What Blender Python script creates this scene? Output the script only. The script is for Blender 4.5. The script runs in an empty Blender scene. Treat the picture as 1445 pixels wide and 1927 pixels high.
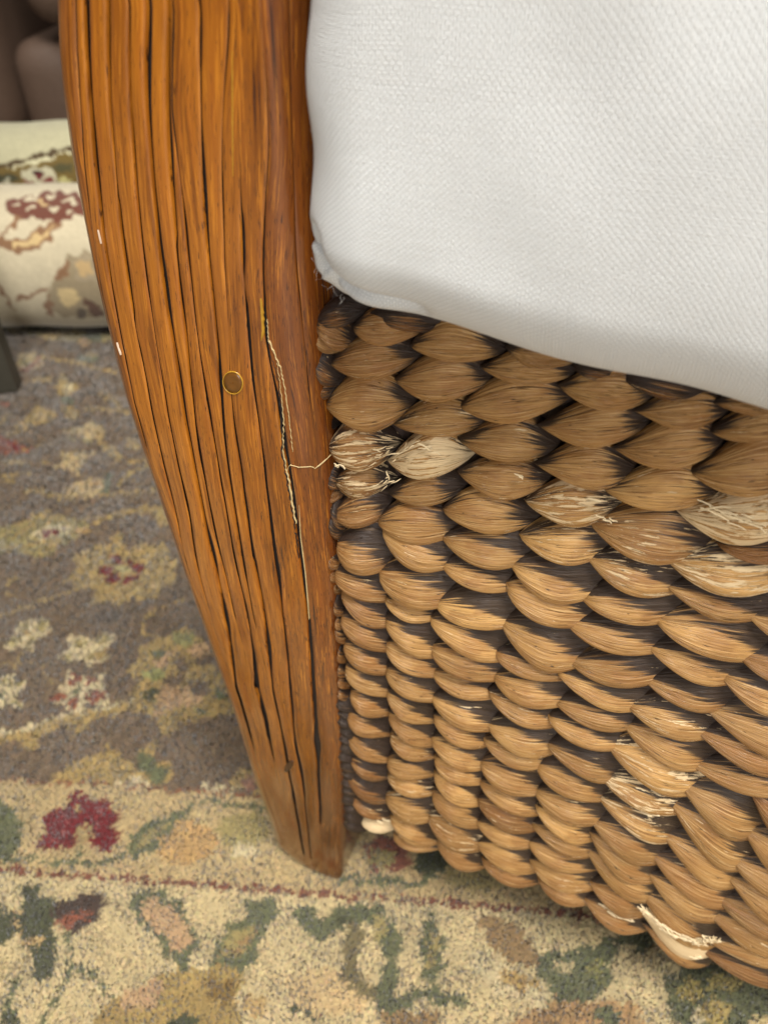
import bpy, math, random
import numpy as np
from mathutils import Vector, noise
random.seed(7); rng = np.random.default_rng(7)
scene = bpy.context.scene
col = scene.collection

# ---------------------------------------------------------------- camera, world, lights
PITCH = math.radians(41); CAMH = 0.45
cd = bpy.data.cameras.new('camera'); cam = bpy.data.objects.new('camera', cd); col.objects.link(cam)
cam.location = (0, 0, CAMH); cam.rotation_euler = (math.radians(90) - PITCH, 0, 0)
cd.sensor_fit = 'VERTICAL'; cd.sensor_height = 36; cd.lens = 26.0
cd.clip_start = 0.01; cd.clip_end = 60
cd.dof.use_dof = True; cd.dof.focus_distance = 0.235; cd.dof.aperture_fstop = 12
scene.camera = cam
w = bpy.data.worlds.new('World'); scene.world = w; w.use_nodes = True
w.node_tree.nodes['Background'].inputs[0].default_value = (0.94, 0.96, 1.0, 1)
w.node_tree.nodes['Background'].inputs[1].default_value = 0.09

def area(name, loc, target, size, power, colour):
    ld = bpy.data.lights.new(name, 'AREA'); ld.shape = 'RECTANGLE'; ld.size, ld.size_y = size
    ld.energy = power; ld.color = colour
    o = bpy.data.objects.new(name, ld); col.objects.link(o); o.location = loc
    o.rotation_euler = (Vector(target) - Vector(loc)).to_track_quat('-Z', 'Y').to_euler()
area('window_light', (0.05, -1.75, 0.80), (0.0, 0.2, 0.25), (0.75, 0.9), 20, (1.0, 0.985, 0.955))
area('ceiling_light', (0.25, -0.45, 2.0), (0.0, 0.25, 0.2), (0.8, 0.6), 62, (1.0, 0.965, 0.90))
area('far_ceiling_light', (-0.8, 1.0, 2.3), (-0.4, 0.9, 0.0), (0.9, 0.9), 16, (1.0, 0.955, 0.88))
scene.view_settings.view_transform = 'Standard'; scene.view_settings.look = 'None'
scene.view_settings.exposure = 0.18; scene.view_settings.gamma = 1

# ---------------------------------------------------------------- measuring: photograph point <-> place
F = 26 / 36 * 1927; CX, CY = 722.5, 963.5
C = np.array([0, 0, CAMH]); RR = np.array([1., 0, 0])
FF = np.array([0, math.cos(PITCH), -math.sin(PITCH)]); UU = np.array([0, math.sin(PITCH), math.cos(PITCH)])
def ray(x, y): return RR * (x - CX) + UU * (CY - y) + FF * F
def on_floor(x, y, z=0.0):
    d = ray(x, y); return C + d * ((z - C[2]) / d[2])
def project(P):
    q = np.asarray(P, float) - C
    dep = np.maximum(q @ FF, 1e-3)
    return CX + F * (q @ RR) / dep, CY - F * (q @ UU) / dep, dep
ANG = math.radians(22)
EU = np.array([math.cos(ANG), -math.sin(ANG), 0.]); EN = np.array([-math.sin(ANG), -math.cos(ANG), 0.])
P0 = on_floor(640, 1658); CAMD = float((C - P0) @ EN)
def on_plane(x, y, k=0.0):                       # chair face coordinates (u, z) at n = k
    d = ray(x, y); t = ((P0 - C) @ EN + k) / (d @ EN); q = C + d * t - P0
    return float(q @ EU), float(q[2])
def W(u, n, z):                                   # chair coordinates to world
    return P0[None] + np.outer(np.atleast_1d(u), EU) + np.outer(np.atleast_1d(n), EN) + np.outer(np.atleast_1d(z), [0, 0, 1.])

# ---------------------------------------------------------------- object helpers
def tag(o, label=None, cat=None, group=None, kind=None):
    if label: o['label'] = label
    if cat: o['category'] = cat
    if group: o['group'] = group
    if kind: o['kind'] = kind
    return o
def empty(name, loc, label, cat, group=None):
    o = bpy.data.objects.new(name, None); col.objects.link(o); o.location = loc
    return tag(o, label, cat, group)
def mesh_obj(name, V, Fc, mat, parent=None, uv=None, vcol=None, smooth=True):
    me = bpy.data.meshes.new(name)
    V = np.asarray(V, float)
    off = np.array(parent_origin(parent)) if parent else np.zeros(3)
    me.from_pydata((V - off).tolist(), [], Fc if isinstance(Fc, list) else Fc.tolist())
    if uv is not None:
        l = me.uv_layers.new(name='UVMap'); vi = np.empty(len(me.loops), np.int32); me.loops.foreach_get('vertex_index', vi)
        l.data.foreach_set('uv', np.asarray(uv, np.float32)[vi].ravel())
    if vcol is not None:
        a = me.color_attributes.new('tint', 'FLOAT_COLOR', 'POINT')
        c = np.ones((len(V), 4), np.float32); c[:, :3] = vcol; a.data.foreach_set('color', c.ravel())
    if smooth: me.polygons.foreach_set('use_smooth', [True] * len(me.polygons))
    me.materials.append(mat); me.update()
    o = bpy.data.objects.new(name, me); col.objects.link(o)
    if parent: o.parent = parent
    return o
def parent_origin(p):
    o = Vector((0, 0, 0))
    while p: o = o + p.location; p = p.parent
    return o
def grid_faces(nr, nc, off=0, close=False):
    i = np.arange(nr - 1)[:, None]; m = nc if close else nc - 1
    j = np.arange(m)[None]; j2 = (j + 1) % nc
    a = i * nc + j; b = i * nc + j2; c = (i + 1) * nc + j2; d = (i + 1) * nc + j
    return (np.stack([a, b, c, d], -1).reshape(-1, 4) + off)
def s2l(c):
    c = np.asarray(c, float) / 255; return np.where(c <= .04045, c / 12.92, ((c + .055) / 1.055) ** 2.4)

# ---------------------------------------------------------------- node helpers
class NT:
    def __init__(s, name):
        s.m = bpy.data.materials.new(name); s.m.use_nodes = True; s.t = s.m.node_tree
        s.b = s.t.nodes['Principled BSDF']
    def n(s, typ, **kw):
        x = s.t.nodes.new(typ)
        for k, v in kw.items(): setattr(x, k, v)
        return x
    def link(s, a, b): s.t.links.new(a, b)
    def put(s, sock, v):
        if isinstance(v, (int, float, tuple)): sock.default_value = v
        else: s.link(v, sock)
    def math(s, op, a, b=0.0, c=0.0, clamp=False):
        x = s.n('ShaderNodeMath', operation=op, use_clamp=clamp); s.put(x.inputs[0], a); s.put(x.inputs[1], b); s.put(x.inputs[2], c); return x.outputs[0]
    def mix(s, f, a, b, mode='MIX'):
        x = s.n('ShaderNodeMix', data_type='RGBA', blend_type=mode); s.put(x.inputs[0], f)
        s.put(x.inputs[6], a if not isinstance(a, tuple) else (*a, 1)); s.put(x.inputs[7], b if not isinstance(b, tuple) else (*b, 1)); return x.outputs[2]
    def comb(s, x_, y_, z_=0.0):
        x = s.n('ShaderNodeCombineXYZ'); s.put(x.inputs[0], x_); s.put(x.inputs[1], y_); s.put(x.inputs[2], z_); return x.outputs[0]
    def noise(s, vec, scale=1.0, detail=3.0, rough=.5, dist=0.0):
        x = s.n('ShaderNodeTexNoise'); s.put(x.inputs['Vector'], vec); s.put(x.inputs['Scale'], scale); s.put(x.inputs['Detail'], detail)
        s.put(x.inputs['Roughness'], rough); s.put(x.inputs['Distortion'], dist); return x.outputs[0]
    def step(s, v, lo, hi):
        x = s.n('ShaderNodeMapRange', interpolation_type='SMOOTHSTEP'); s.put(x.inputs[0], v); s.put(x.inputs[1], lo); s.put(x.inputs[2], hi); return x.outputs[0]
    def bump(s, h, strength, dist, normal=None):
        x = s.n('ShaderNodeBump'); s.put(x.inputs['Height'], h); x.inputs['Strength'].default_value = strength; x.inputs['Distance'].default_value = dist
        if normal is not None: s.link(normal, x.inputs['Normal'])
        return x.outputs[0]

def plain(name, c, rough=.6, bump=.0, scale=200, vary=.15):
    k = NT(name); tc = k.n('ShaderNodeTexCoord').outputs['Object']
    nz = k.noise(tc, scale, 4.0)
    k.link(k.mix(nz, tuple(np.array(c) * (1 - vary)), tuple(np.minimum(1, np.array(c) * (1 + vary)))), k.b.inputs['Base Color'])
    k.b.inputs['Roughness'].default_value = rough
    if bump: k.link(k.bump(nz, .6, bump), k.b.inputs['Normal'])
    return k.m

def uv_rand(k):
    uv = k.n('ShaderNodeSeparateXYZ'); k.link(k.n('ShaderNodeTexCoord').outputs['UV'], uv.inputs[0])
    oi = k.n('ShaderNodeObjectInfo'); oc = k.n('ShaderNodeSeparateColor'); k.link(oi.outputs['Color'], oc.inputs[0])
    return uv.outputs[0], uv.outputs[1], oi.outputs['Random'], oc.outputs[0], oc.outputs[1], oc.outputs[2], oi.outputs['Alpha']

# woven strand: UV = (along 0..1, across -1..1); object colour = (tone, stain, wear)
def strand_material():
    k = NT('dried_leaf_strand'); s, t, rnd, tone, stain, wear, red = uv_rand(k)
    r10 = k.math('MULTIPLY', rnd, 57.0)
    fine = k.noise(k.comb(k.math('MULTIPLY', s, 2.2), k.math('MULTIPLY', t, 34.0), r10), 1.0, 4.0, .6, .15)
    mid = k.noise(k.comb(k.math('MULTIPLY', s, 1.4), k.math('MULTIPLY', t, 9.0), k.math('ADD', r10, 9.0)), 1.0, 3.0, .55, .2)
    blot = k.noise(k.comb(k.math('MULTIPLY', s, 3.0), k.math('MULTIPLY', t, 1.6), k.math('ADD', r10, 21.0)), 1.0, 3.0)
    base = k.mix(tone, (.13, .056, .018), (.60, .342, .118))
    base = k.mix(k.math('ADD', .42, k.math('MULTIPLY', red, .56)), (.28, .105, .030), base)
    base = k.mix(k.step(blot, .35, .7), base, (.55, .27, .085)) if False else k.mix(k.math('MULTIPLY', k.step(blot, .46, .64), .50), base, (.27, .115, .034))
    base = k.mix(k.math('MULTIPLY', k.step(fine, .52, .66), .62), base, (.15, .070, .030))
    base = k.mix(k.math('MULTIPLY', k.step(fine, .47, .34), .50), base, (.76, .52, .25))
    # dark glaze left in the tips; the tucked edge is darkened too
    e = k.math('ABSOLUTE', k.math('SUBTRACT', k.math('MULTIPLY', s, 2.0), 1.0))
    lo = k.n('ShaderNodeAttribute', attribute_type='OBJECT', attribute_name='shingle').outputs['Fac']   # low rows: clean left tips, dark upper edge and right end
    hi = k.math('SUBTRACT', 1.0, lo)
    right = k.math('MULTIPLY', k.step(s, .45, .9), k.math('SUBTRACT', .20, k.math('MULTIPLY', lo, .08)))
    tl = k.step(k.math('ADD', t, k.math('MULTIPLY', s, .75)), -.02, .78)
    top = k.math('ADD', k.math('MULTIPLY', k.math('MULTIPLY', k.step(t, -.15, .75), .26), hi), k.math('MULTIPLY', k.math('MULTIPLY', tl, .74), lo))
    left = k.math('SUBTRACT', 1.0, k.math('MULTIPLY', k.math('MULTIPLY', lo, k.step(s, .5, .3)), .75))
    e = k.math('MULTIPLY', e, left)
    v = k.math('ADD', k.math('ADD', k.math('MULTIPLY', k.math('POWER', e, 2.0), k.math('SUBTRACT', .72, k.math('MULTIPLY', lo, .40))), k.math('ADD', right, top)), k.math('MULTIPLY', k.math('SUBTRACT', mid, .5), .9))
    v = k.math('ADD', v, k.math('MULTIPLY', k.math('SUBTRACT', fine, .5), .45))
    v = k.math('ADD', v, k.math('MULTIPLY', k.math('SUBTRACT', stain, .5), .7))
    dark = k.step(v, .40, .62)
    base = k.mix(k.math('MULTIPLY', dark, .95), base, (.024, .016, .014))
    # thin black slits along the fibre
    slit = k.noise(k.comb(k.math('MULTIPLY', s, 1.6), k.math('MULTIPLY', t, 13.0), k.math('ADD', r10, 40.0)), 1.0, 1.0, .4, .1)
    sl = k.math('MULTIPLY', k.step(k.math('ABSOLUTE', k.math('SUBTRACT', slit, .5)), .014, .003), k.step(mid, .46, .54))
    base = k.mix(k.math('MULTIPLY', sl, .85), base, (.03, .02, .016))
    # worn, pale torn skin
    wn = k.noise(k.comb(k.math('MULTIPLY', s, 3.2), k.math('MULTIPLY', t, 8.0), k.math('ADD', r10, 3.0)), 1.0, 4.0, .65, .4)
    wv = k.math('ADD', wn, k.math('MULTIPLY', wear, .55))
    wm = k.step(wv, .68, .71)
    base = k.mix(wm, base, k.mix(fine, (.80, .66, .42), (.62, .40, .19)))
    k.link(base, k.b.inputs['Base Color'])
    k.link(k.math('ADD', .24, k.math('MULTIPLY', k.math('MAXIMUM', wm, k.math('MULTIPLY', dark, .3)), .45)), k.b.inputs['Roughness'])
    k.b.inputs['Specular IOR Level'].default_value = .38
    n1 = k.bump(k.math('ADD', fine, k.math('MULTIPLY', sl, -.8)), .8, .0005)
    n2 = k.bump(k.math('ADD', mid, k.math('MULTIPLY', wm, .35)), .6, .0010, n1)
    k.link(n2, k.b.inputs['Normal'])
    return k.m

# lacquered wood: UV = (across in cm, along in cm); object colour = (tone, dark streaks, red)
def wood_material():
    k = NT('lacquered_cane_wood'); a, l, rnd, tone, streak, red, al = uv_rand(k)
    r = k.math('MULTIPLY', rnd, 40.0)
    fine = k.noise(k.comb(k.math('MULTIPLY', a, 16.0), k.math('MULTIPLY', l, .55), r), 1.0, 5.0, .6, .1)
    mid = k.noise(k.comb(k.math('MULTIPLY', a, 4.0), k.math('MULTIPLY', l, .22), k.math('ADD', r, 7.0)), 1.0, 3.0, .5, .2)
    big = k.noise(k.comb(k.math('MULTIPLY', a, .7), k.math('MULTIPLY', l, .16), k.math('ADD', r, 17.0)), 1.0, 3.0, .6)
    base = k.mix(tone, (.16, .044, .003), (.47, .165, .014))
    base = k.mix(k.math('MULTIPLY', red, .75), base, (.13, .036, .012))
    base = k.mix(k.math('MULTIPLY', k.step(mid, .45, .72), .5), base, (.29, .082, .010))
    base = k.mix(k.math('MULTIPLY', k.step(big, .46, .66), .55), base, (.19, .056, .007))
    base = k.mix(k.math('MULTIPLY', k.step(fine, .48, .34), .45), base, (.60, .225, .022))
    base = k.mix(k.math('MULTIPLY', k.step(fine, .54, .68), .40), base, (.13, .038, .008))
    # short dark pores and longer burnt streaks
    pore = k.noise(k.comb(k.math('MULTIPLY', a, 38.0), k.math('MULTIPLY', l, 2.2), k.math('ADD', r, 3.0)), 1.0, 2.0, .5)
    pg = k.noise(k.comb(k.math('MULTIPLY', a, 2.0), k.math('MULTIPLY', l, .5), k.math('ADD', r, 33.0)), 1.0, 2.0)
    pm = k.step(k.math('ADD', pore, k.math('MULTIPLY', k.math('ADD', pg, k.math('MULTIPLY', streak, .5)), .18)), .765, .83)
    base = k.mix(k.math('MULTIPLY', pm, .85), base, (.035, .014, .008))
    st = k.noise(k.comb(k.math('MULTIPLY', a, 7.0), k.math('MULTIPLY', l, .28), k.math('ADD', r, 60.0)), 1.0, 3.0, .6, .2)
    soft = k.step(k.math('ADD', st, k.math('MULTIPLY', streak, .10)), .56, .70)
    base = k.mix(k.math('MULTIPLY', soft, .58), base, (.105, .028, .004))
    sm = k.step(k.math('ADD', st, k.math('MULTIPLY', streak, .20)), .80, .86)
    base = k.mix(k.math('MULTIPLY', sm, .9), base, (.028, .012, .009))
    foot_stain_shade = k.step(k.math('ADD', l, k.math('MULTIPLY', k.math('SUBTRACT', big, .5), 40.0)), 24.0, 2.0)      # foot stain, with the weaker light down there painted into the colour
    base = k.mix(k.math('MULTIPLY', foot_stain_shade, .62), base, (.070, .024, .003))
    k.link(base, k.b.inputs['Base Color'])
    k.link(k.math('ADD', .16, k.math('MULTIPLY', fine, .16)), k.b.inputs['Roughness'])
    k.b.inputs['Specular IOR Level'].default_value = .28; k.b.inputs['Coat Weight'].default_value = .7; k.b.inputs['Coat Roughness'].default_value = .10
    n1 = k.bump(k.math('SUBTRACT', fine, k.math('MULTIPLY', k.math('MAXIMUM', pm, sm), .9)), .3, .00012)
    k.link(k.bump(big, .4, .0004, n1), k.b.inputs['Normal'])
    return k.m

def canvas_material():                               # UV in millimetres
    k = NT('white_woven_canvas'); x, y, rnd, *_ = uv_rand(k)
    raw = k.comb(x, y, 0.0)
    nx = k.noise(raw, .035, 2.0); ny = k.noise(k.comb(y, x, 5.0), .035, 2.0)
    X = k.math('ADD', x, k.math('MULTIPLY', nx, 3.0)); Y = k.math('ADD', y, k.math('MULTIPLY', ny, 3.0))
    P = 1.5
    sx = k.math('SINE', k.math('MULTIPLY', X, 2 * math.pi / P)); sy = k.math('SINE', k.math('MULTIPLY', Y, 2 * math.pi / P))
    h = k.math('MULTIPLY', sx, sy)                   # checker of raised threads
    pos = k.math('MAXIMUM', h, 0.0); neg = k.math('MAXIMUM', k.math('MULTIPLY', h, -1.0), 0.0)
    hh = k.math('ADD', k.math('POWER', pos, .6), k.math('MULTIPLY', k.math('POWER', neg, .6), .28))
    thr = k.noise(k.comb(k.math('MULTIPLY', X, .12), k.math('MULTIPLY', Y, 1.7), 0.0), 1.0, 2.0)
    thr2 = k.noise(k.comb(k.math('MULTIPLY', X, 1.7), k.math('MULTIPLY', Y, .12), 8.0), 1.0, 2.0)
    fuzz = k.noise(raw, 4.5, 3.0, .7)
    base = k.mix(hh, (.50, .515, .52), (.79, .805, .81))
    base = k.mix(k.math('MULTIPLY', k.step(k.math('ADD', thr, thr2), .9, 1.25), .20), base, (.66, .65, .63))
    k.link(base, k.b.inputs['Base Color']); k.b.inputs['Roughness'].default_value = .95
    k.b.inputs['Sheen Weight'].default_value = .25; k.b.inputs['Sheen Roughness'].default_value = .6
    n = k.bump(k.math('ADD', k.math('ADD', hh, k.math('MULTIPLY', fuzz, .35)), k.math('MULTIPLY', k.math('ADD', thr, thr2), .35)), .65, .0006)
    k.link(n, k.b.inputs['Normal']); return k.m

def tint_material(name, rough=.95, scale=900, amt=.3, bump=.0006, sheen=.3):
    k = NT(name); a = k.n('ShaderNodeVertexColor', layer_name='tint').outputs[0]
    tc = k.n('ShaderNodeTexCoord').outputs['Object']; nz = k.noise(tc, scale, 3.0, .65); n2 = k.noise(tc, 60, 3.0, .6)
    c = k.mix(amt, a, k.mix(nz, (.25, .25, .25), (.9, .9, .9)), 'OVERLAY')
    c = k.mix(k.math('MULTIPLY', n2, .3), c, (0.12, .10, .08), 'MIX')
    k.link(c, k.b.inputs['Base Color']); k.b.inputs['Roughness'].default_value = rough
    k.b.inputs['Sheen Weight'].default_value = sheen; k.b.inputs['Specular IOR Level'].default_value = .2
    if bump: k.link(k.bump(nz, .8, bump), k.b.inputs['Normal'])
    return k.m

M_STRAND = strand_material(); M_WOOD = wood_material(); M_CANVAS = canvas_material()
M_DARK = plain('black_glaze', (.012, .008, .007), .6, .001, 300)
M_BACK = plain('dark_stained_backing', (.035, .018, .012), .7, .001, 400, .4)
M_CREAM = plain('raw_fibre', (.78, .62, .38), .85, .0004, 900, .25)
M_PALE = plain('raw_wood_crack', (.56, .42, .20), .7, .0, 600, .2)
M_CHIP = plain('chipped_white', (.60, .46, .34), .5, .0, 600, .1)
M_YEL = plain('yellow_varnish', (.42, .22, .02), .25, .0, 300, .2)
M_PLUG = plain('plug_wood', (.13, .05, .007), .28, .0003, 260, .75)
M_RUG = tint_material('wool_pile'); M_TUFT = tint_material('wool_tufts', .95, 700, .25, 0.0)
M_FLAT = tint_material('flatweave_rug', .95, 1400, .35, .0005)
M_FLOOR = plain('beige_floor', (.33, .27, .20), .6, .001, 30)
M_LEATHER = plain('brown_leather', (.115, .072, .050), .55, .0015, 120, .15)
M_METAL = plain('painted_grey_metal', (.050, .045, .033), .38, .0003, 150, .12)

# ---------------------------------------------------------------- pattern painter (flat print woven into the rugs)
OL = (168, 144, 94); BG = (188, 166, 124); GR = (102, 106, 78); DG = (76, 80, 58); RD = (112, 12, 28); RU = (142, 84, 64)
CR = (204, 188, 152); PK = (188, 156, 120); FI = (116, 98, 80); LT = (156, 142, 96); BR = (150, 124, 88); T2 = (190, 156, 106)
ops = []
def zoomer(ox, oy, s):
    g = lambda pts: [(ox + x * s, oy + y * s) for x, y in pts]
    def poly(c, *xy): ops.append(('p', c, g(list(zip(xy[::2], xy[1::2])))))
    def line(c, wd, *xy): ops.append(('l', c, g(list(zip(xy[::2], xy[1::2]))), wd * s / 2))
    def ell(c, x, y, a, b): ops.append(('p', c, g([(x + a * math.cos(t), y + b * math.sin(t)) for t in np.linspace(0, 2 * math.pi, 14)[:-1]])))
    return poly, line, ell
# upper field
p, l, e = zoomer(0, 600, .2076)
p(LT, -400, 20, 40, 50, 300, 60, 650, 100, 950, 130, 1500, 160, 1500, 230, 950, 200, 740, 220, 500, 200, 330, 150, 110, 130, -400, 110)
e(BG, 480, 150, 100, 30); e(BG, 180, 90, 90, 28); e(GR, 830, 160, 90, 35); e(GR, 300, 75, 120, 20); e(PK, 760, 210, 50, 40)
p(BG, 170, 330, 300, 310, 390, 380, 380, 430, 190, 500, 150, 420); e(LT, 230, 400, 60, 35); l(RU, 30, 180, 480, 270, 450, 340, 400, 345, 350)
p(OL, 260, 540, 470, 520, 460, 570, 280, 590); l(OL, 24, 380, 350, 640, 380, 800, 430, 1050, 490); e(GR, 790, 360, 90, 40); e(OL, 830, 330, 70, 18)
p(OL, 500, 600, 560, 480, 590, 560, 730, 600, 680, 660, 600, 720, 530, 690); e(CR, 620, 620, 50, 50); e(GR, 620, 740, 45, 35)
p(OL, 130, 970, 250, 880, 330, 780, 420, 830, 520, 850, 480, 920, 330, 960, 200, 1000); e(BG, 370, 880, 50, 35)
p(OL, 550, 800, 640, 790, 720, 850, 690, 930, 600, 900); l(OL, 40, 920, 680, 1050, 760, 1130, 850); l(OL, 26, 760, 820, 960, 820, 1150, 860)
p(BG, 580, 1000, 760, 980, 830, 910, 890, 1000, 880, 1080, 760, 1100, 700, 1050, 590, 1040); l(OL, 60, 890, 1010, 930, 1150, 1060, 1260); l(LT, 30, 640, 1080, 800, 1110)
p(BG, 530, 1200, 880, 1220, 760, 1320, 700, 1420, 620, 1350, 480, 1360, 560, 1290)
p(OL, 1130, 1070, 1250, 1100, 1260, 1200, 1170, 1170); l(OL, 40, 1130, 1290, 1290, 1280); l(OL, 30, 1060, 1500, 1180, 1400, 1320, 1340)
p(BG, 560, 1570, 680, 1480, 850, 1440, 960, 1480, 960, 1560, 760, 1640, 600, 1620); e(T2, 880, 1495, 60, 20); l(GR, 55, 920, 1570, 990, 1500, 980, 1430)
l(OL, 36, 230, 1560, 340, 1560, 540, 1610, 700, 1600); l(OL, 26, 900, 1600, 1100, 1580, 1400, 1560)
p(RU, -200, 1040, 0, 1060, 330, 1170, 250, 1220, 0, 1230, -200, 1200); p(RD, -100, 1060, 0, 1095, 160, 1150, 150, 1185, 0, 1120, -100, 1100); l(OL, 20, 200, 1180, 440, 1130)
l(OL, 34, 0, 1300, 230, 1310); l(OL, 22, 0, 1420, 260, 1400); l(OL, 20, 0, 960, 90, 850); l(OL, 24, 60, 1040, 270, 1000); l(T2, 30, 180, 950, 280, 1030); e(OL, 80, 1450, 50, 30); e(OL, 400, 1290, 40, 20)
p(OL, 80, 1880, 400, 1740, 640, 1790, 800, 1860, 800, 1927, 80, 1927); l(OL, 30, 850, 1850, 950, 1800, 1150, 1750, 1330, 1700); p(OL, 1320, 1700, 1500, 1700, 1500, 1870, 1400, 1830)
l(RU, 30, 0, 770, 60, 780)
# lower field
p, l, e = zoomer(0, 960, .346)
p(LT, -60, 110, 60, 80, 200, 40, 350, 30, 480, 60, 480, 100, 400, 150, 300, 220, 180, 270, 150, 240, 60, 230, -60, 250)
l(OL, 14, 60, 150, 200, 60, 380, 50); l(OL, 14, 20, 220, 160, 180, 330, 170, 220, 240)
p(CR, 150, 140, 230, 95, 395, 85, 385, 118, 310, 158, 200, 158); p(RD, 222, 125, 270, 112, 335, 100, 320, 130, 250, 145); p(T2, 400, 130, 490, 65, 490, 95, 430, 138)
l(OL, 12, 470, 50, 860, 0); e(OL, 900, 30, 60, 60)
p(OL, 325, 385, 400, 345, 405, 300, 415, 235, 470, 255, 480, 215, 520, 185, 590, 190, 610, 140, 640, 125, 690, 180, 700, 215, 780, 165, 800, 200, 890, 170, 900, 220, 960, 280, 930, 320, 965, 350, 950, 390, 890, 410, 850, 470, 760, 490, 700, 480, 650, 515, 600, 500, 490, 500, 530, 430, 470, 420, 420, 440, 400, 400)
for q in range(14):
    t = q * math.pi / 7 + .2; l(BG, 9, 655 + 150 * math.cos(t), 320 + 95 * math.sin(t), 655 + 240 * math.cos(t), 320 + 150 * math.sin(t))
p(RD, 600, 245, 670, 250, 662, 290, 605, 285); p(RD, 700, 268, 780, 290, 765, 345, 710, 330, 690, 300); p(RD, 765, 350, 740, 385, 668, 397, 690, 355); p(RD, 640, 350, 630, 390, 565, 380, 590, 345); p(RD, 530, 320, 580, 298, 612, 322, 570, 352)
e((176, 168, 120), 660, 322, 38, 22)
l(OL, 15, -60, 600, 0, 575, 120, 530, 300, 470, 430, 425); l(OL, 9, 125, 520, 95, 470, 30, 440, 28, 405, 85, 355); l(OL, 10, 990, 490, 830, 540, 775, 600, 770, 660, 840, 690)
l(OL, 10, -60, 820, 130, 830, 200, 825, 240, 890, 320, 940); l(OL, 10, 60, 880, 90, 800, 150, 760)
p(CR, 20, 725, 100, 640, 110, 600, 180, 605, 265, 575, 275, 660, 210, 700, 170, 770, 130, 740, 30, 745); e(LT, 80, 705, 35, 20); e(LT, 225, 625, 35, 28); e(LT, 135, 635, 22, 20); e(LT, 160, 715, 25, 25); e(OL, 150, 670, 25, 18)
p(CR, 305, 800, 370, 760, 370, 680, 440, 670, 480, 695, 620, 670, 630, 690, 560, 760, 600, 790, 560, 810, 490, 840, 410, 810, 320, 815); e(LT, 430, 715, 40, 22); e(LT, 560, 700, 40, 16); e(LT, 365, 795, 30, 14); e(OL, 530, 775, 40, 18); e(LT, 480, 800, 28, 18)
p(CR, 245, 1045, 330, 980, 360, 880, 400, 870, 450, 910, 520, 890, 570, 890, 560, 960, 590, 1020, 560, 1050, 480, 1050, 400, 1095, 350, 1075, 340, 1045); e(RU, 405, 915, 38, 34); e(RU, 498, 925, 42, 26); e(RU, 515, 1015, 62, 28); e(RU, 395, 1047, 32, 26); e(RU, 318, 1015, 55, 22); e(GR, 420, 980, 26, 22)
p(CR, -60, 900, 60, 905, 140, 930, 120, 980, 80, 1010, 135, 1050, 110, 1080, 20, 1060, -60, 1100); e(LT, 80, 940, 38, 24); e(LT, 80, 1045, 35, 18); e(GR, 5, 1005, 22, 18); e(LT, 10, 935, 22, 18)
p(OL, 680, 880, 740, 840, 760, 760, 830, 700, 930, 680, 930, 640, 1020, 640, 1100, 700, 1150, 800, 1190, 900, 1240, 1000, 1290, 1110, 1100, 1120, 960, 1150, 940, 1220, 880, 1210, 870, 1130, 720, 1090, 720, 960, 760, 910)
p(PK, 830, 830, 950, 755, 930, 830, 870, 870); p(PK, 1020, 740, 1110, 700, 1130, 760, 1050, 800); p(PK, 840, 1080, 880, 955, 1010, 955, 1050, 1010, 1130, 1020, 950, 1070, 860, 1115); p(DG, 780, 960, 860, 968, 850, 1045, 775, 1020); e(GR, 860, 780, 42, 26); e((150, 150, 100), 830, 885, 70, 30); e(GR, 1105, 1088, 40, 16); e((150, 146, 100), 1000, 690, 60, 40); e(GR, 1190, 990, 30, 30)
e(FI, 985, 840, 46, 30); e(FI, 950, 922, 66, 30); e(FI, 1085, 965, 62, 46); e(FI, 1110, 815, 50, 38)
l(OL, 60, -60, 1240, 0, 1235, 200, 1195, 450, 1120, 640, 1080, 740, 1040); p(OL, 130, 1210, 230, 1200, 210, 1250, 170, 1295, 130, 1280); p(OL, 380, 1180, 470, 1150, 460, 1200, 400, 1245)
l(CR, 18, -60, 1215, 0, 1210, 250, 1150, 500, 1075, 720, 1030)
e((88, 76, 66), 590, 575, 70, 40)
p(OL, 250, 1455, 430, 1350, 540, 1330, 590, 1260, 640, 1290, 680, 1350, 750, 1400, 760, 1300, 850, 1250, 830, 1330, 900, 1370, 935, 1390, 920, 1475, 800, 1485, 600, 1485, 400, 1470); p(GR, 740, 1330, 800, 1310, 860, 1380, 910, 1400, 900, 1470, 830, 1480, 800, 1420, 750, 1390)
p(OL, 1230, 1500, 1290, 1420, 1340, 1400, 1500, 1420, 1500, 1560, 1300, 1520); e((150, 112, 96), 1350, 1480, 40, 50)
p(CR, 620, 1462, 800, 1450, 812, 1492, 620, 1490); p(CR, 1070, 1490, 1300, 1502, 1310, 1524, 1080, 1518)
field_end = len(ops)
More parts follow.
